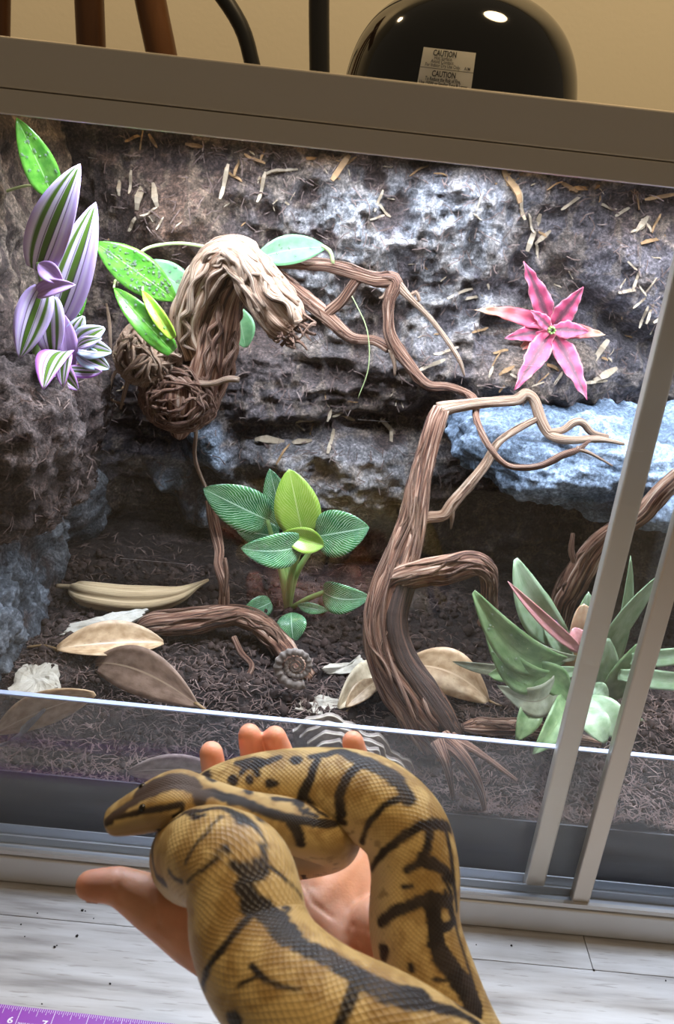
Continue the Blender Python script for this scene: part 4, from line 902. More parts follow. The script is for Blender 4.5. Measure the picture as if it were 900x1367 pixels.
# ================================================================== leaf litter
def litter(name, b_, t_, w, mat, label, cat='dead leaf', lb=.003, lt=.003, **kw):
    B_, T_ = g(*b_, lb), g(*t_, lt); n = np.array([0, -.55, .85]); kw.setdefault('nrm', n); kw.setdefault('ymin', .0425)
    t0 = thing(name, (B_+T_)/2, label, cat)
    o, P, nn = leaf(t0, B_, T_, px2m(w, (B_+T_)/2), mat, 'blade', thick=.0009, **kw)
    return t0, P, nn
def with_stalk(t0, rows, mat='petiole_dark'): tube_obj('stalk', tube(groundpts(rows), 7), mat, t0)
a, P, n = litter('dead_leaf', (76, 866), (218, 858), 52, 'dead_tan', 'curled tan dead leaf lying below the pale bark flake', lb=.008, lt=.010, prof='ell', bend=.05, fold=.35, curl=.25)
with_stalk(a, [(78, 868, .006, 5), (58, 862, .006, 4), (36, 864, .004, 3)])
a, P, n = litter('dead_leaf', (124, 886), (262, 940), 62, 'dead_brown', 'dark brown dead leaf propped up behind the clear dam', lb=.012, lt=.004, prof='ell', bend=.10, fold=.10, side=-.10, nrm=(0, -.9, .45))
with_stalk(a, [(260, 938, .004, 6), (272, 946, .002, 4), (280, 952, .0, 3)])
a, P, n = litter('dead_leaf', (123, 934), (-10, 986), 64, 'dead_tan', 'broad tan dead leaf with a pale streak leaning on the dam', lb=.014, lt=.006, prof='ell', bend=.06, fold=.12, nrm=(0, -.75, .65), ymin=.053)
LEAF_FRONT = P
a, P, n = litter('dead_leaf', (532, 890), (652, 936), 60, 'dead_tan', 'arched tan dead leaf lying behind the charred driftwood foot', lb=.014, lt=.004, prof='ell', bend=.16, fold=.2, side=-.12, nrm=(0, -.8, .6))
with_stalk(a, [(650, 934, .004, 4), (668, 942, .002, 3), (690, 946, .0, 2)])
a, P, n = litter('dead_leaf', (452, 946), (520, 888), 44, 'dead_pale', 'pale folded dead leaf between the fossil and the driftwood', lb=.003, lt=.010, prof='ell', bend=.08, fold=.7)
a2, P, n = litter('dead_leaf', (462, 944), (504, 908), 26, 'dead_tan', 'narrow tan dead leaf against the driftwood foot', lb=.010, lt=.014, prof='ell', bend=.08, fold=.4)
with_stalk(a2, [(500, 890, .012, 3), (497, 915, .010, 3), (480, 935, .005, 3), (462, 950, .003, 3)])
B_, T_ = at(172, 1030, Y=.045), at(300, 1034, Y=.05); t0 = thing('dead_leaf', (B_+T_)/2, 'greyish dead leaf pressed against the inside of the dam', 'dead leaf'); leaf(t0, B_, T_, px2m(46, B_), 'dead_grey', 'blade', bend=.02, fold=.05, side=-.05, nrm=(0, -1, .2))
def slab(name, corners, mat, label, cat, thick=.003, seed=0, cup=.0, rim=None, n=22):
    """an uneven flake with a ragged outline: corners px,py,lift on the soil, in order"""
    r = np.random.default_rng(seed); C = np.array([g(a, b_, l) for a, b_, l in corners]); c = C.mean(0); m = len(C)
    d = np.array([C[i % m]*(1-f)+C[(i+1) % m]*f for i in range(m) for f in np.linspace(0, 1, 8, endpoint=False)]); k = len(d)
    nn = np.cross(d[k//3]-c, d[2*k//3]-c); nn /= np.linalg.norm(nn); nn = nn if nn[2] > 0 else -nn
    V = []; rings = 5
    for ri in range(rings):
        f = (ri+1)/rings; j = r.normal(0, .045, k) if ri == rings-1 else np.zeros(k)
        P = c+(d-c)*(f*(1+j))[:, None]+nn[None]*(cup*f*f+thick*.5*fbm((c+(d-c)*f)*140, 3, seed))[:, None]; V.append(P)
    top = np.vstack(V); bot = top-nn*thick; nt_ = len(top); F_ = []
    for ri in range(rings-1):
        for j in range(k): F_.append((ri*k+j, (ri+1)*k+j, (ri+1)*k+(j+1) % k, ri*k+(j+1) % k)); F_.append((nt_+ri*k+j, nt_+ri*k+(j+1) % k, nt_+(ri+1)*k+(j+1) % k, nt_+(ri+1)*k+j))
    F_.append(tuple(range(k))); F_.append(tuple(nt_+j for j in reversed(range(k))))
    for j in range(k): e = (rings-1)*k; F_.append((e+j, nt_+e+j, nt_+e+(j+1) % k, e+(j+1) % k))
    t0 = thing(name, c, label, cat); o = pyd('flake', np.vstack([top, bot]), F_, mat, t0, False)
    if rim:
        e = V[-1]; rows = np.array([[*p, .0011] for p in np.vstack([e, e[:1]])]); tube_obj('pale_rim', tube(rows, 6, .2, 1, 30, step=.003), rim, t0)
    return t0
slab('bark_flake', [(84, 846, .004), (92, 834, .008), (150, 818, .014), (196, 812, .016), (190, 822, .012), (140, 848, .006)], 'bark_white', 'long pale bark flake below the seed pod', 'bark', seed=3)
slab('bark_flake', [(10, 926, .002), (22, 896, .008), (48, 880, .014), (76, 878, .014), (80, 916, .006), (50, 926, .003)], 'bark_white', 'broken cream bark flake beside the left rock wall', 'bark', seed=4, thick=.005)
slab('bark_flake', [(428, 893, .006), (440, 886, .008), (470, 884, .010), (480, 874, .012), (490, 886, .008), (490, 898, .006), (440, 900, .004)], 'bark_white', 'small pale bark flake tucked beside the spiral fossil', 'bark', seed=5)
slab('bark_flake', [(396, 946, .0), (404, 934, .003), (428, 928, .005), (456, 934, .005), (470, 944, .002), (440, 956, .0)], 'bark_white', 'crumbled whitish bark piece below the spiral fossil', 'bark', seed=6, thick=.004)
BS = thing('bark_slab', at(510, 1030, Y=.06), 'wavy layered bark slab with pale rims standing behind the dam', 'bark')
for k in range(4):
    ol = [(392, 976), (412, 962), (436, 956), (455, 962), (470, 970), (492, 982), (512, 986), (522, 1004), (534, 1010), (546, 1018), (560, 1034), (570, 1052), (566, 1078), (520, 1092), (450, 1080), (400, 1040)]
    cx0, cy0 = 470, 1060; f = 1-.11*k; Yl = .074-.0065*k
    pts = catmull(np.array([(cx0+(a_-cx0)*f, cy0+(b_-cy0)*f, 0) for a_, b_ in ol]+[(cx0+(ol[0][0]-cx0)*f, cy0+(ol[0][1]-cy0)*f, 0)]), 90)[:, :2]
    pts = pts+np.stack([1.5*np.sin(np.arange(90)*.9+k), 1.5*np.cos(np.arange(90)*.7+k*2)], 1)
    P = np.array([at(a_, b_, Y=Yl) for a_, b_ in pts]); c = P.mean(0); V = np.vstack([P, P+np.array([0, .005, 0]), [c-np.array([0, .002, 0])], [c+np.array([0, .005, 0])]]); n_ = len(P)
    pyd('bark_layer', V, [(j, (j+1) % n_, 2*n_) for j in range(n_)]+[(n_+(j+1) % n_, n_+j, 2*n_+1) for j in range(n_)]+[((j+1) % n_, j, n_+j, n_+(j+1) % n_) for j in range(n_)], 'fossil', BS, False)
    tube_obj('pale_rim', tube(np.array([[*p, .0009] for p in P[:64]]), 6, .3, 1, 60, step=.002, seed=k), 'bark_white', BS)
# seed pod
PD = thing('seed_pod', g(180, 808), 'dry ribbed tan seed pod lying on the soil', 'seed pod')
c = groundpts([(76, 782, .012, 6), (98, 784, .013, 9), (103, 788, .013, 22), (120, 794, .014, 30), (165, 800, .014, 33), (205, 800, .014, 31), (238, 794, .014, 20), (262, 782, .016, 8), (278, 774, .018, 3)])
Cc, s_ = resample(catmull(c, 120), .0025); T_, N_, B_ = frames(Cc[:, :3]); th = np.linspace(0, 2*math.pi, 64, endpoint=False)
R_ = Cc[:, 3][:, None]*(.92+.26*np.abs(np.sin(th*3.0))[None]*sm(.02, .04, s_)[:, None]); V = Cc[:, None, :3]+R_[..., None]*(np.cos(th)[None, :, None]*N_[:, None]+np.sin(th)[None, :, None]*B_[:, None])
n_ = len(Cc); Vv = np.vstack([V.reshape(-1, 3), Cc[0, :3], Cc[-1, :3]]); F_ = grid_faces(n_, 64, True)+[((j+1) % 64, j, n_*64) for j in range(64)]+[((n_-1)*64+j, (n_-1)*64+(j+1) % 64, n_*64+1) for j in range(64)]
G = np.stack([np.broadcast_to(np.cos(th*4)*3, (n_, 64)), np.broadcast_to(np.sin(th*4)*3, (n_, 64)), np.broadcast_to(s_[:, None]*12, (n_, 64))], -1).reshape(-1, 3)
o = pyd('ribbed_shell', Vv, F_, 'pod', PD); set_attr(o.data, 'gr', np.vstack([G, G[:1], G[-1:]]))
# spiral fossil
gf = g(396, 915); AM = thing('spiral_fossil', gf, 'ribbed grey spiral ammonite fossil propped upright on the soil', 'fossil')
cf = at(395, 889, Y=float(gf[1])-.016); R0 = px2m(38, cf); fx = AX[0]; fz = AX[1]*.96+TOCAM*.25; rows = []; ribs = []
n_ = 520; tt = np.linspace(0, 1, n_); ang = tt*2*math.pi*3.4+2.6; rad = R0*.76*np.exp(-2.1*(1-tt)); tr = rad*.245
cen = cf+rad[:, None]*(np.cos(ang)[:, None]*fx+np.sin(ang)[:, None]*fz); Tn = np.gradient(cen, axis=0); Tn /= np.linalg.norm(Tn, axis=1)[:, None]
nrm = np.cross(fx, fz); nrm /= np.linalg.norm(nrm); out_ = np.cross(Tn, nrm); th = np.linspace(0, 2*math.pi, 20, endpoint=False)
rib = 1+.14*np.sin(tt**.7*2*math.pi*74); R_ = (tr*rib)[:, None]*np.ones(20); V = cen[:, None]+R_[..., None]*(np.cos(th)[None, :, None]*out_[:, None]+np.sin(th)[None, :, None]*nrm*.62)
Vv = np.vstack([V.reshape(-1, 3), cen[0], cen[-1]]); F_ = grid_faces(n_, 20, True)+[((j+1) % 20, j, n_*20) for j in range(20)]+[((n_-1)*20+j, (n_-1)*20+(j+1) % 20, n_*20+1) for j in range(20)]
pyd('coiled_shell', Vv, F_, 'fossil', AM)
# grey sprig on the front leaf
SP = thing('grey_sprig', g(30, 970), 'slender grey dried sprig lying on the broad tan leaf', 'sprig')
bl_f = BVHTree.FromPolygons([tuple(v) for v in LEAF_FRONT.reshape(-1, 3)], grid_faces(*LEAF_FRONT.shape[:2]))
def on_leaf(rows):              # lying on the broad leaf
    out = []
    for a_, b_, w in rows:
        r_ = ray(a_, b_); h = bl_f.ray_cast(Vector(CAM), Vector(r_/np.linalg.norm(r_))); P = np.array(h[0]) if h[0] is not None else at(a_, b_, Y=.05); R = px2m(w, P)/2
        P = P+TOCAM*(R*1.25+.0008); P[1] = max(P[1], .0392+R); out.append([*P, R])
    return np.array(out)
tube_obj('stem', tube(on_leaf([(-6, 996, 5), (10, 991, 5), (20, 985, 5), (30, 978, 6)]), 8, .1), 'sprig', SP)
tube_obj('bud_head', tube(on_leaf([(29, 979, 5), (35, 972, 10), (44, 963, 9), (54, 953, 6), (61, 946, 5)]), 14, .3, 2, 60, 10, .2, 7, .0012), 'sprig', SP)

# ================================================================== things behind and above the tank
DL = thing('dome_heat_lamp', (.0865, .30, .652), 'glossy black dome heat lamp with a caution label on the mesh lid', 'lamp')
prof = [(.1075, .0), (.1085, .003), (.1065, .005), (.1058, .020), (.1040, .035), (.1000, .052), (.0930, .068), (.0820, .083), (.0660, .096), (.0460, .1055), (.0300, .1095), (.0240, .111)]
pr = catmull(np.array([(r_, z_, 0) for r_, z_ in prof]), 60)
def lathe(name, pr, c, mat, parent, seg=96):
    th = np.linspace(0, 2*math.pi, seg, endpoint=False); V = np.array([[(c[0]+r_*math.cos(t), c[1]+r_*math.sin(t), c[2]+z_) for t in th] for r_, z_ in pr]); return pyd(name, V, grid_faces(len(pr), seg, True), mat, parent)
shade = lathe('dome_shade', [(p[0], p[1]) for p in pr], (.0865, .30, .6525), 'black_gloss', DL)
lathe('socket', [(.0, .108), (.026, .108), (.027, .112), (.027, .165), (.022, .172), (.018, .19), (.0, .19)], (.0865, .30, .6525), 'black_rubber', DL, 40)
lathe('bulb', [(.0, .015), (.020, .018), (.031, .032), (.032, .050), (.022, .075), (.013, .092), (.013, .108)], (.0865, .30, .6525), 'diffuser', DL, 32)
tube_obj('cord', tube(np.array([[.0865, .30, .84, .004], [.09, .33, .90, .004], [.13, .60, 1.0, .004], [.2, 1.05, .9, .004], [.2, 1.11, .3, .004], [.2, 1.11, .05, .004]]), 8, step=.02), 'black_rubber', DL)
dg_ = bpy.context.evaluated_depsgraph_get()
vs = [tuple(v.co) for v in shade.data.vertices]; bvh_dome = BVHTree.FromPolygons(vs, [tuple(p.vertices) for p in shade.data.polygons])
LC = [(566, 63), (635.5, 71), (628, 127), (556, 118)]
def lab(u, v, off=.0004):
    p = [(1-u)*(1-v)*LC[0][k]+u*(1-v)*LC[1][k]+u*v*LC[2][k]+(1-u)*v*LC[3][k] for k in (0, 1)]; r_ = ray(*p); h = bvh_dome.ray_cast(Vector(CAM), Vector(r_/np.linalg.norm(r_)))
    return np.array(h[0])+np.array(h[1])*off*(1 if h[1].dot(Vector(r_)) < 0 else -1)
n_ = 16; V = np.array([[lab(u, v) for u in np.linspace(0, 1, n_)] for v in np.linspace(0, 1, n_)]); lb = pyd('caution_label', V, grid_faces(n_, n_), 'label_paper', shade)
def textmesh(body, bold=False):
    cu = bpy.data.curves.new('txt', 'FONT'); cu.body = body; cu.size = 1; cu.offset = .018 if bold else .004; cu.resolution_u = 2
    to = bpy.data.objects.new('txt', cu); COL.objects.link(to); dgx = bpy.context.evaluated_depsgraph_get(); me = bpy.data.meshes.new_from_object(to.evaluated_get(dgx)); bpy.data.objects.remove(to)
    v = np.array([tuple(p.co) for p in me.vertices]); f = [tuple(p.vertices) for p in me.polygons]; bpy.data.meshes.remove(me); return v, f
def print_text(lines, place, mat, parent, name):
    V = []; Fc = []
    for (s_, x, y, h, bold, wmax) in lines:
        v, f = textmesh(s_, bold); w = v[:, 0].max()-v[:, 0].min(); sx = h*1.0 if wmax is None else wmax/w; b = len(V)
        V += [place(x+(p[0]-v[:, 0].min())*sx, y-p[1]*h) for p in v]; Fc += [tuple(i+b for i in q) for q in f]
    return pyd(name, V, Fc, mat, parent, False)
H_ = .20
print_text([('CAUTION', .20, .175, H_, True, .44), ('Hot Surface.', .24, .265, H_*.62, False, .34), ('Avoid Contact.', .18, .35, H_*.62, False, .44), ('For Indoor Dry Use Only.', .09, .44, H_*.62, False, .66), ('A/M', .82, .44, H_*.55, False, .11),
            ('CAUTION', .24, .665, H_, True, .44), ('To Reduce the Risk of Fire,', .13, .775, H_*.66, True, .66), ('Use 150W or Smaller Type R Lamps', .04, .88, H_*.66, True, .88)], lambda u, v: lab(u, v, .0007), 'ink', lb, 'caution_lettering')
V = np.array([[lab(u, .48+dv, .0007) for u in np.linspace(0, 1, 12)] for dv in (-.006, .006)]); pyd('divider_line', V, grid_faces(2, 12), 'ink', lb)
# wooden chair with its back to the tank
YC = .64
def vpost(name, px0, y0, px1, y1, w, mat, parent, Y=YC, z0=0.0):
    a, b_ = at(px0, y0, Y=Y), at(px1, y1, Y=Y); d = (a-b_)/(a-b_)[2]
    kn = b_+d*(.60-b_[2]); hi = b_+d*(1.0-b_[2]); R = px2m(w, b_)/2
    return tube_obj(name, tube(np.array([[kn[0], kn[1], z0, R*.9], [kn[0], kn[1], .25, R*.95], [*kn, R], [*(kn*.5+hi*.5), R], [*hi, R*.9]]), 20, step=.03), mat, parent)
CH = thing('wooden_chair', (-.36, .85, 0), 'dark wooden chair standing behind the terrarium with its posts above the frame', 'chair')
vpost('back_post', 119, 0, 121, 60, 38, 'chair_wood', CH); vpost('back_post', 200, 0, 211, 70, 41, 'chair_wood', CH); vpost('back_post', 2, 0, 2, 44, 24, 'chair_wood', CH, .70)
px_ = [float(at(p, 60, Y=YC)[0]) for p in (5, 120, 210)]
boxes('seat', [(-.66, -.20, .66, 1.05, .43, .46)], 'chair_wood', CH, .008)
for x, y in ((-.64, .70), (-.24, 1.02), (-.64, 1.02)): tube_obj('leg', tube(np.array([[x, y, .0, .014], [x, y, .2, .017], [x, y, .432, .019]]), 16, step=.03), 'chair_wood', CH)
boxes('top_rail', [(px_[0]-.12, px_[2]+.02, YC-.012, YC+.016, .96, 1.03)], 'chair_wood', CH, .006)
ST = thing('black_stand', at(425, 90, Y=.66)*np.array([1, 1, 0]), 'black metal stand with a straight pole and a curved arm behind the lid', 'stand')
vpost('pole', 426, 0, 425, 95, 27, 'black_metal', ST, .66)
p0 = at(338, 90, Y=.66); p1 = at(326, 45, Y=.66); p2 = at(306, 8, Y=.66); p3 = at(270, -40, Y=.66); p4 = at(215, -70, Y=.66); rr = px2m(21, p0)/2; top_ = at(426, 40, Y=.66); low_ = p0+(p0-p1)*1.6
tube_obj('curved_arm', tube(np.array([[top_[0], .66, low_[2]-.16, rr], [top_[0]-.05, .66, low_[2]-.15, rr], [*(low_+np.array([.02, 0, -.06])), rr], [*low_, rr], [*p0, rr], [*p1, rr], [*p2, rr], [*p3, rr]]), 16, step=.012), 'black_metal', ST)
lathe('base', [(0, .018), (.060, .016), (.072, .008), (.072, .0005)], (float(at(425, 90, Y=.66)[0]), .66, 0), 'black_metal', ST, 48)
# purple tape measure on the floor
ta, tb = at(0, 1340.5, Z=.0006), at(150, 1357.5, Z=.0006); dx = (tb-ta)/np.linalg.norm(tb-ta); dy = np.array([dx[1], -dx[0], 0]); inch = .0254
o6 = at(30.0, 1344.6, Z=.0006); o6 = ta+dx*((o6-ta) @ dx)
def tp(i, w, z=.0008): q = o6+dx*inch*(i-6)+dy*w; return np.array([q[0], q[1], z])
TM = thing('tape_measure', tp(6, .008, 0), 'purple measuring tape with white inch marks lying on the plank floor', 'tape measure')
V = [tp(i, w, z) for z in (.0001, .0007) for i, w in ((-2, 0), (14, 0), (14, .0155), (-2, .0155))]
pyd('ribbon', V, [(3, 2, 1, 0), (4, 5, 6, 7), (0, 1, 5, 4), (1, 2, 6, 5), (2, 3, 7, 6), (3, 0, 4, 7)], 'tape_purple', TM, False)
V = []; Fc = []
for k in range(-2*16, 14*16+1):
    L_ = .0150 if k % 16 == 0 else .0068 if k % 8 == 0 else .0048 if k % 4 == 0 else .0034 if k % 2 == 0 else .0026; w = .00028 if k % 16 else .0004; i = k/16; b = len(V)
    V += [tp(i-w/inch/2, .0002), tp(i+w/inch/2, .0002), tp(i+w/inch/2, L_), tp(i-w/inch/2, L_)]; Fc.append((b, b+1, b+2, b+3))
pyd('tick_marks', V, Fc, 'white_ink', TM, False)['kind'] = 'stuff'
pl_ = lambda u, v: tp(6+u, v)
for n in range(4, 13): print_text([(str(n), n-6-.27, .0140, .0072, True, .17) if n < 10 else (str(n), n-6-.40, .0140, .0072, True, .30)], pl_, 'white_ink', TM, 'numeral')
print_text([('MADE IN CHINA', .06, .0138, .0017, True, .66)], pl_, 'white_ink', TM, 'maker_print')
# crumbs of dirt on the floor
for k, (a_, b_, s_) in enumerate([(73, 1264, .0012), (76, 1262, .0007), (103, 1249, .0014), (110, 1215, .0013), (114, 1216, .0007), (147, 1313, .0009), (125, 1226, .0006), (28, 1234, .0007), (50, 1219, .0006), (683, 1262, .0010), (793, 1295, .0011), (889, 1309, .0007), (636, 1261, .0006), (56, 1340, .0006), (33, 1250, .0006)]):
    P = at(a_, b_, Z=s_*.5); o = lumps(1, lambda r: (P, s_), 200+k, 'dirt_crumb', 'grit', None); del o['kind']; tag(o, 'dark crumb of dirt on the whitewashed floor', 'crumb', 'dirt crumbs on the floor')

# ================================================================== the hand
HB = []       # tapered bones: px, py, depth, radius
def D(a, b_, d): return at(a, b_, d=d)
def bone(p, q, r0, r1): HB.append((np.array(p), np.array(q), r0, r1))
IK, MK, RK, PK = D(325, 1120, .534), D(382, 1112, .541), D(438, 1118, .541), D(494, 1142, .532)
TB, MB_, PB = D(345, 1300, .484), D(420, 1310, .486), D(495, 1310, .485)
WR1, WR2 = D(400, 1420, .445), D(490, 1425, .445); FA1, FA2 = D(395, 1700, .36), D(560, 1720, .36)
for k in (IK, MK, RK, PK):
    for m_ in (TB, MB_, PB): bone(m_, k, .0155, .0125)
bone(IK, MK, .0125, .0125); bone(MK, RK, .0125, .0125); bone(RK, PK, .0125, .0125); bone(TB, PB, .016, .016)
for a_ in (TB, MB_, PB):
    for w_ in (WR1, WR2): bone(a_, w_, .0165, .020)
bone(WR1, FA1, .021, .032); bone(WR2, FA2, .021, .032); bone((WR1+WR2)/2, (FA1+FA2)/2, .022, .034); bone(WR1, WR2, .02, .02)
for pts in ([IK, D(300, 1070, .560), D(286, 1030, .566), D(282, 1005, .558)], [MK, D(352, 1055, .572), D(337, 1008, .580), D(333, 981, .572)], [RK, D(396, 1050, .572), D(376, 1006, .580), D(367, 984, .573)], [PK, D(492, 1066, .556), D(478, 1014, .562), D(471, 990, .555)]):
    sc_f = .93 if pts[0] is PK else 1.0
    for (p, q, r0, r1) in zip(pts[:-1], pts[1:], (.0108, .0094, .0084), (.0094, .0084, .0079)): bone(p, q, r0*sc_f, r1*sc_f)
tm = [D(330, 1272, .476), D(262, 1232, .468), D(206, 1206, .458), D(158, 1182, .455), D(121, 1182, .453)]
for (p, q, r0, r1) in zip(tm[:-1], tm[1:], (.024, .0215, .0150, .0100), (.0215, .0150, .0100, .0082)): bone(p, q, r0, r1)
bone(tm[0], TB, .022, .018); bone(tm[0], WR1, .02, .02); bone(tm[1], IK, .017, .0125); bone(PB, PK, .018, .0125); bone(D(505, 1240, .492), PB, .018, .018)
def capsule(p, q, r0, r1, n=14):
    d = q-p; L = np.linalg.norm(d); d = d/L; x = np.cross(d, [.31, .77, .55]); x /= np.linalg.norm(x); y = np.cross(d, x); V = []; m_ = 5
    prof = [(-r0*math.cos(a), r0*math.sin(a)) for a in np.linspace(.15, math.pi/2, m_)]+[(L+r1*math.sin(a), r1*math.cos(a)) for a in np.linspace(0, math.pi/2-.15, m_)]
    V = [p+d*h+w*(x*math.cos(t)+y*math.sin(t)) for h, w in prof for t in np.linspace(0, 2*math.pi, n, endpoint=False)]; k = len(prof)
    F_ = grid_faces(k, n, True)+[tuple(reversed(range(n))), tuple((k-1)*n+j for j in range(n))]; return V, F_
V = []; Fc = []
for (p, q, r0, r1) in HB: v, f = capsule(p, q, r0, r1); b = len(V); V += v; Fc += [tuple(i+b for i in t) for t in f]
tmp = pyd('tmp', V, Fc)
m_ = tmp.modifiers.new('r', 'REMESH'); m_.mode = 'VOXEL'; m_.voxel_size = .0016; m_.use_smooth_shade = True
m_ = tmp.modifiers.new('s', 'SMOOTH'); m_.factor = .5; m_.iterations = 9
me = bpy.data.meshes.new_from_object(tmp.evaluated_get(bpy.context.evaluated_depsgraph_get())); bpy.data.objects.remove(tmp)
HAND = thing('person', D(440, 1500, .42), 'bare hand held palm up with fingers curled behind the snake', 'person')
me.name = 'hand'; hand = link('hand', me, 'skin', HAND)
hv = np.array([tuple(v.co) for v in me.vertices]); hf = [tuple(p.vertices) for p in me.polygons]; bvh_hand = BVHTree.FromPolygons([tuple(v) for v in hv], hf)
def cast(bvh, a_, b_):
    r_ = ray(a_, b_); h = bvh.ray_cast(Vector(CAM), Vector(r_/np.linalg.norm(r_))); return None if h[0] is None else np.array(h[0])
def seg_dist(P, a_, b_):
    d = b_-a_; t = np.clip(((P-a_) @ d)/(d @ d+1e-12), 0, 1); return np.linalg.norm(P-(a_+t[:, None]*d), axis=1), t
hc = np.ones((len(hv), 4)); hc[:, :3] = (.72, .37, .225)
for tip in (tm[4], D(282, 1005, .558), D(333, 981, .572), D(367, 984, .573), D(471, 990, .555)):
    d = np.linalg.norm(hv-tip, axis=1); hc[:, :3] = mixv(hc[:, :3], (.80, .33, .21), np.exp(-(d/.016)**2)*.8)
disp = np.zeros(len(hv))
for line in ([(404, 1180), (418, 1205), (440, 1222), (470, 1236), (500, 1244)], [(415, 1265), (450, 1262), (488, 1275)], [(160, 1160), (157, 1182), (160, 1204)], [(206, 1170), (205, 1200), (212, 1236)]):
    pts = [cast(bvh_hand, *p) for p in line]; pts = [p for p in pts if p is not None]
    for p, q in zip(pts[:-1], pts[1:]):
        d, _ = seg_dist(hv, p, q); k = np.exp(-(d/.0013)**2); disp = np.maximum(disp, k)
nr = np.array([tuple(v.normal) for v in me.vertices]); hv2 = hv-nr*(disp*.0011)[:, None]; me.vertices.foreach_set('co', hv2.ravel()); me.update()
set_attr(me, 'Col', hc)
nb = D(112, 1199, .4535); V = []
for v in np.linspace(0, 1, 8):
    for u in np.linspace(-1, 1, 8):
        c = tm[4]*(1-v*.0)+(tm[3]-tm[4])*(v*.42-.10); ax = (tm[3]-tm[4])/np.linalg.norm(tm[3]-tm[4]); dn = -AX[1]*.9-TOCAM*.0+AX[2]*.35; dn -= (dn @ ax)*ax; dn /= np.linalg.norm(dn); sdv = np.cross(ax, dn); an = u*.85; R = .0083+v*.0006
        V.append(c+R*(dn*math.cos(an)+sdv*math.sin(an)))
nl = pyd('thumbnail', V, grid_faces(8, 8), 'nail', HAND); md = nl.modifiers.new('t', 'SOLIDIFY'); md.thickness = .0006

# ================================================================== the snake
# px, py, depth, half width, half height, dorsal direction in camera axes (right, up, toward camera)
SK = [(141, 1098, .4430, .0030, .0026, (.2, .85, .45)), (145, 1097, .4430, .0062, .0048, (.2, .85, .45)), (157, 1094, .4430, .0084, .0068, (.2, .85, .45)), (183, 1085, .4430, .0104, .0094, (.2, .85, .45)), (217, 1072, .4430, .0134, .0114, (.2, .85, .45)), (241, 1066, .4440, .0142, .0118, (.2, .85, .45)), (266, 1069, .4450, .0116, .0104, (.15, .8, .55)), (300, 1078, .4460, .0106, .0108, (.15, .75, .6)), (340, 1090, .4470, .0122, .0124, (.15, .7, .65)), (385, 1101, .4490, .0138, .0138, (.15, .7, .65)),
      (422, 1112, .4530, .0143, .0143, (.2, .7, .7)), (443, 1119, .4640, .0150, .0150, (.6, .6, .4)), (438, 1125, .4780, .0160, .0160, (.9, .3, 0)), (410, 1128, .4900, .0178, .0178, (0, -.6, -.6)), (360, 1132, .4940, .0190, .0190, (0, -.6, -.6)), (310, 1136, .4850, .0205, .0205, (-.3, -.3, -.6)), (274, 1140, .4660, .0222, .0222, (-.8, 0, -.2)),
      (262, 1144, .4420, .0236, .0236, (-.5, .6, .2)), (284, 1145, .4180, .0244, .0244, (.1, .7, .6)), (315, 1164, .4040, .0258, .0258, (.15, .4, .9)), (327, 1200, .3960, .0264, .0264, (.2, .1, 1)), (335, 1248, .3880, .0272, .0272, (.25, .1, .95)), (362, 1300, .3760, .0280, .0280, (.3, .35, .9)), (425, 1354, .3620, .0285, .0285, (.2, .55, .8)), (515, 1398, .3560, .0285, .0285, (.1, .6, .75)), (600, 1448, .3640, .0280, .0280, (.3, .5, .7)), (668, 1490, .3900, .0272, .0272, (.7, .3, .5)), (690, 1530, .4200, .0266, .0266, (.8, .2, .3)), (672, 1490, .4420, .0260, .0260, (.8, .2, .3)),
      (612, 1400, .4450, .0254, .0254, (.75, .2, .5)), (574, 1310, .4460, .0248, .0248, (.7, .1, .6)), (553, 1235, .4500, .0242, .0242, (.7, .1, .65)), (553, 1160, .4550, .0238, .0238, (.7, .3, .55)), (537, 1104, .4600, .0236, .0236, (.6, .6, .5)), (490, 1066, .4660, .0236, .0236, (.3, .8, .5)), (430, 1056, .4720, .0232, .0232, (0, .85, .5)), (360, 1058, .4760, .0222, .0222, (-.1, .85, .5)), (305, 1068, .4790, .0205, .0205, (-.2, .8, .4)), (268, 1080, .4870, .0165, .0165, (-.4, .7, .2)), (240, 1084, .4970, .0120, .0120, (-.4, .8, 0)), (226, 1082, .5080, .0080, .0080, (-.3, .8, 0)), (232, 1072, .5170, .0040, .0040, (0, .8, .2)), (245, 1066, .5210, .0012, .0012, (0, .8, .2))]
K = np.array([[*D(a_, b_, d), w, h, *(AX[0]*u[0]+AX[1]*u[1]+TOCAM*u[2])] for a_, b_, d, w, h, u in SK])
Cs, ss = resample(catmull(K, 900), .0011); ns = len(Cs); Tn = np.gradient(Cs[:, :3], axis=0); Tn /= np.linalg.norm(Tn, axis=1)[:, None]
Up = Cs[:, 5:8]; 
for _ in range(3):
    Up = Up-(Up*Tn).sum(1)[:, None]*Tn; Up /= np.linalg.norm(Up, axis=1)[:, None]+1e-9
    ker = np.ones(41)/41; Up = np.stack([np.convolve(np.pad(Up[:, k], 20, mode='edge'), ker, 'valid') for k in range(3)], 1)
Up = Up-(Up*Tn).sum(1)[:, None]*Tn; Up /= np.linalg.norm(Up, axis=1)[:, None]+1e-9; Sd = np.cross(Tn, Up)
M_ = 120; th = np.linspace(-math.pi, math.pi, M_+1)           # 0 is the spine, the seam runs along the belly
cw, ch = np.sin(th), np.cos(th); hd = sm(.075, .055, ss)[:, None]
shape = 1-.10*hd*(np.abs(np.sin(2*th))[None])*(-1)            # head a little squarer
flat = 1-.22*sm(.5, 1.0, -ch)[None]*(1-hd)                    # flatter belly
V = Cs[:, None, :3]+(Sd[:, None]*(Cs[:, 3:4]*cw[None]*shape)[..., None]+Up[:, None]*(Cs[:, 4:5]*ch[None]*flat*shape)[..., None])
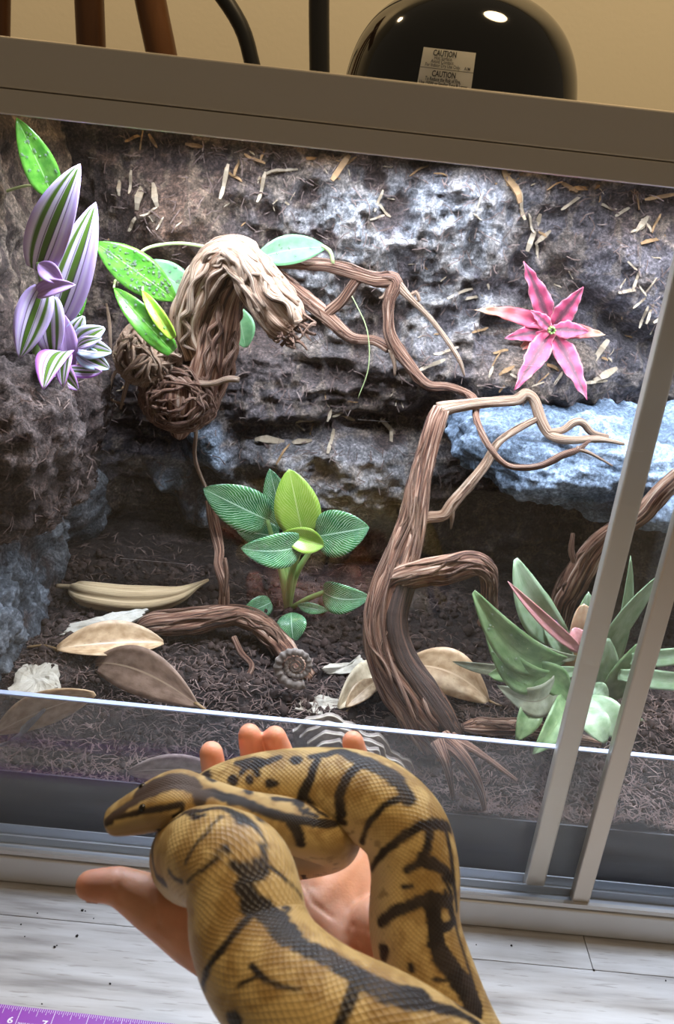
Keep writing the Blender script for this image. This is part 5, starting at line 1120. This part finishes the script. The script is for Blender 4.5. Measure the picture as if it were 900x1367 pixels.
Vf = V.reshape(-1, 3); Fs = grid_faces(ns, M_+1); Fs = [tuple(reversed(f)) for f in Fs]
bvh_s = BVHTree.FromPolygons([tuple(v) for v in Vf], Fs)
TH = np.broadcast_to(th[None], (ns, M_+1)).reshape(-1); SS = np.broadcast_to(ss[:, None], (ns, M_+1)).reshape(-1); qn = Vf*1.0
n1 = fbm(qn*90, 3, 301); n2 = fbm(qn*260, 3, 302); n3 = fbm(qn*420, 2, 305); side = np.abs(TH)/math.pi
tan = np.ones((len(Vf), 3))*np.array([.57, .40, .165]); tan = mixv(tan, (.33, .20, .065), sm(-.35, .35, n1+.5*n2)*sm(.58, .2, side)*.95); tan = mixv(tan, (.64, .51, .31), sm(.36, .60, side)*.85); tan = mixv(tan, (.70, .60, .47), sm(.66, .80, side))
tan = mixv(tan, (.13, .07, .03), (sm(.28, .5, n2)*sm(.30, .5, side)*sm(.75, .6, side))*.55)
dark = np.array([.020, .014, .012])
mask = np.zeros(len(Vf)); light = np.zeros(len(Vf))
def stroke(pts, w0, w1=None, target='d', soft=.0010):
    global mask, light
    w1 = w0 if w1 is None else w1; Q = [cast(bvh_s, *p) for p in pts]; n = len(Q); out = mask if target == 'd' else light
    for k in range(n-1):
        p, q = Q[k], Q[k+1]
        if p is None or q is None or np.linalg.norm(p-q) > .05: continue
        w0_, w1_ = max(w0, 5.0), max(w1, 4.5); pr_ = w0_+(w1_-w0_)*k/(n-1); qr_ = w0_+(w1_-w0_)*(k+1)/(n-1); lo = np.minimum(p, q)-.02; hi = np.maximum(p, q)+.02
        ix = np.where(((Vf > lo) & (Vf < hi)).all(1))[0]
        if not len(ix): continue
        d, t = seg_dist(Vf[ix], p, q); w = (pr_+(qr_-pr_)*t)*.84*depth(p)/F*(1+.22*n3[ix]); out[ix] = np.maximum(out[ix], 1-sm(w-soft, w+soft*.5, d))
# --- coil across the palm
stroke([(247, 1084), (268, 1083), (297, 1078), (318, 1088), (335, 1106), (343, 1126), (341, 1148), (330, 1166), (324, 1184), (338, 1200), (352, 1216), (372, 1230), (390, 1252), (412, 1267), (437, 1277), (455, 1289), (472, 1300), (493, 1312), (513, 1322), (540, 1330), (562, 1334)], 8, 24)
stroke([(318, 1088), (335, 1106), (343, 1126), (341, 1148), (334, 1160)], 14, 24); stroke([(322, 1150), (336, 1158), (345, 1160)], 20); stroke([(311, 1133), (330, 1146)], 15); stroke([(335, 1205), (352, 1216), (372, 1230), (386, 1248)], 20, 24)
stroke([(472, 1300), (490, 1311), (513, 1320), (545, 1329), (565, 1328)], 20, 18); stroke([(560, 1332), (585, 1345), (612, 1352), (640, 1367)], 14, 12)
stroke([(308, 1126), (290, 1143), (272, 1160), (250, 1178)], 7, 4); stroke([(295, 1090), (276, 1112), (258, 1132), (248, 1152)], 3.5); stroke([(247, 1086), (230, 1096), (214, 1109)], 5, 3)
stroke([(212, 1108), (205, 1125), (204, 1150), (209, 1170), (220, 1179)], 3.5, 9); stroke([(225, 1162), (232, 1172), (243, 1177)], 4); stroke([(250, 1084), (262, 1092), (272, 1088)], 7)
stroke([(347, 1150), (362, 1158), (381, 1174), (403, 1198)], 4, 2.5); stroke([(340, 1218), (320, 1238), (296, 1268), (276, 1296), (271, 1318)], 7, 9)
stroke([(337, 1290), (352, 1306), (372, 1316), (400, 1322)], 8, 4); stroke([(374, 1229), (386, 1212), (378, 1212)], 3); stroke([(308, 1362), (316, 1360)], 14); stroke([(340, 1305), (318, 1316)], 3)
stroke([(474, 1304), (472, 1325), (462, 1350), (452, 1372)], 13, 11)
stroke([(327, 1116), (327, 1130)], 26, 26, 'l'); 
# --- loop around the fingers
stroke([(416, 1010), (436, 1007), (456, 1001), (483, 1019), (501, 1025), (527, 1034), (537, 1052), (546, 1066)], 8, 14); stroke([(456, 1003), (476, 1012), (505, 1024), (530, 1040)], 12, 17)
stroke([(424, 1014), (414, 1040), (404, 1060), (398, 1072)], 7, 12); stroke([(482, 1020), (463, 1038), (453, 1062), (455, 1086)], 8, 10); stroke([(536, 1064), (512, 1076), (492, 1099), (483, 1126)], 7, 6)
stroke([(600, 1104), (580, 1100), (560, 1103), (538, 1117), (514, 1136), (496, 1160)], 11, 7); stroke([(574, 1102), (571, 1130), (564, 1148), (543, 1162)], 10, 7); stroke([(564, 1148), (580, 1154), (597, 1164), (603, 1178)], 13, 7); stroke([(594, 1104), (602, 1140), (606, 1180), (610, 1215)], 7, 6)
stroke([(494, 1256), (508, 1232), (528, 1216), (552, 1207), (575, 1198), (600, 1204)], 9, 12); stroke([(574, 1202), (580, 1225), (583, 1258), (588, 1276), (606, 1298), (622, 1318), (634, 1345)], 14, 22); stroke([(600, 1204), (606, 1228), (600, 1236), (588, 1240)], 8, 9); stroke([(594, 1190), (608, 1230), (622, 1280), (634, 1320)], 5)
stroke([(512, 1268), (512, 1278), (508, 1290)], 13, 6); stroke([(549, 1290), (550, 1294)], 7); stroke([(552, 1309), (580, 1307), (612, 1310)], 3, 4); stroke([(606, 1330), (612, 1342), (628, 1352)], 7, 12); stroke([(538, 1184), (550, 1183)], 4)
stroke([(592, 1172), (600, 1186), (604, 1200)], 5); stroke([(622, 1345), (634, 1360)], 26)
stroke([(300, 1016), (320, 1018), (338, 1013), (355, 1018), (372, 1011)], 7, 8); stroke([(318, 1018), (331, 1022), (348, 1020)], 9); stroke([(333, 1040), (332, 1058)], 8); stroke([(331, 1020), (322, 1032)], 6); stroke([(340, 1024), (344, 1034)], 6); stroke([(311, 1041), (312, 1042)], 10); stroke([(394, 1014), (396, 1015)], 11); stroke([(266, 1024), (274, 1032), (282, 1040)], 8, 10); stroke([(360, 1046), (370, 1046)], 9, 5)
# --- neck
stroke([(270, 1060), (284, 1058), (298, 1064), (320, 1068), (342, 1078), (360, 1086), (392, 1094), (428, 1099), (458, 1098)], 9, 9); stroke([(340, 1078), (348, 1096)], 8); stroke([(388, 1094), (398, 1110), (402, 1126)], 11, 9); stroke([(366, 1066), (388, 1068), (408, 1066), (426, 1084), (458, 1096)], 7, 5); stroke([(300, 1062), (306, 1072), (318, 1072)], 5); stroke([(405, 1086), (412, 1080)], 4); stroke([(392, 1068), (402, 1082), (424, 1090)], 5)
# --- head: dark crown, dark stripe through the eye
stroke([(145, 1093), (158, 1083), (183, 1068), (206, 1056), (228, 1048), (248, 1047), (262, 1056), (267, 1068)], 8, 12); stroke([(190, 1059), (212, 1048), (238, 1042), (256, 1048)], 18, 18); stroke([(142, 1097), (147, 1095)], 9); stroke([(150, 1092), (170, 1088), (190, 1083), (212, 1080), (242, 1074)], 4, 7); stroke([(242, 1074), (243, 1083), (232, 1090)], 6, 4)
for (a_, b_) in ((158, 1101), (168, 1102), (178, 1100), (150, 1100)): pass
# parts turned away from the photograph: the same net of spine band and side bars
cx_, cy_ = pxs(Vf); nrmv = (Vf-np.repeat(Cs[:, :3], M_+1, 0)); face = (nrmv*(CAM-Vf)).sum(1)
ka = [ss[int(np.argmin(np.linalg.norm(Cs[:, :3]-K[k, :3], axis=1)))] for k in (12, 16)]
hid = (face < 0) | ((SS > ka[0]) & (SS < ka[1])) | (cy_ > 1374)
per = (SS*26+.35*np.sin(SS*70)+.8*np.abs(TH)*.4) % 1.0; bars = (np.abs(per-.5) < .07+.03*n2)*(np.abs(TH) < 1.9); band = np.abs(TH+.12*np.sin(SS*95)) < .30+.12*n1
gen = ((bars | band) & (SS > .085)).astype(float); mask = np.where(hid, np.maximum(mask, gen*(np.abs(TH) < 1.95)), mask)
mask = mask*(1-light); hl = sm(.062, .045, SS)
tan = mixv(tan, (.46, .30, .13), hl*sm(.2, .5, side)); tan = mixv(tan, (.62, .44, .34), hl*sm(.60, .74, side))
dk = np.ones((len(Vf), 3))*dark; dk = mixv(dk, (.055, .040, .034), sm(-.1, .5, n1)*.7); dk = mixv(dk, (.085, .050, .030), hl*sm(.3, .1, side)*.8)
colr = tan*(1-mask[:, None])+dk*mask[:, None]
SN = thing('snake', np.array([.03, -.22, .24]), 'ball python with black netted tan pattern coiled over the open hand', 'snake')
e = len(Vf); Vc = np.vstack([Vf, Cs[0, :3]-Tn[0]*.0006, Cs[-1, :3]]); Fs2 = Fs+[(j, j+1, e) for j in range(M_)]+[((ns-1)*(M_+1)+j+1, (ns-1)*(M_+1)+j, e+1) for j in range(M_)]
o = pyd('body', Vc, Fs2, 'snake_skin', SN); set_attr(o.data, 'Col', np.hstack([np.vstack([colr, colr[:1], colr[-1:]]), np.ones((e+2, 1))]))
sv = np.cumsum(np.r_[0, np.diff(ss)]*56/(2*math.pi*np.maximum(Cs[:, 3], .012))); uvs = np.stack([np.broadcast_to(np.linspace(0, 56, M_+1)[None], (ns, M_+1)), np.broadcast_to(sv[:, None], (ns, M_+1))], -1).reshape(-1, 2)
set_uv(o.data, np.vstack([uvs, uvs[:1], uvs[-1:]]))
def eyeball(P, r_):
    V = [P+r_*np.array([math.sin(a)*math.cos(b_), math.sin(a)*math.sin(b_), math.cos(a)]) for a in np.linspace(.05, math.pi-.05, 12) for b_ in np.linspace(0, 6.2832, 18, endpoint=False)]; return pyd('eye', V, grid_faces(12, 18, True)+[tuple(range(18)), tuple(reversed([11*18+j for j in range(18)]))], 'eye', SN)
e1 = cast(bvh_s, 189, 1079); i_e = int(np.argmin(np.linalg.norm(Cs[:, :3]-e1, axis=1))); ev = e1-Cs[i_e, :3]
for sg in (1, -1): eyeball(Cs[i_e, :3]+Up[i_e]*(ev @ Up[i_e])*.93+Sd[i_e]*sg*(ev @ Sd[i_e])*.93, .0021)
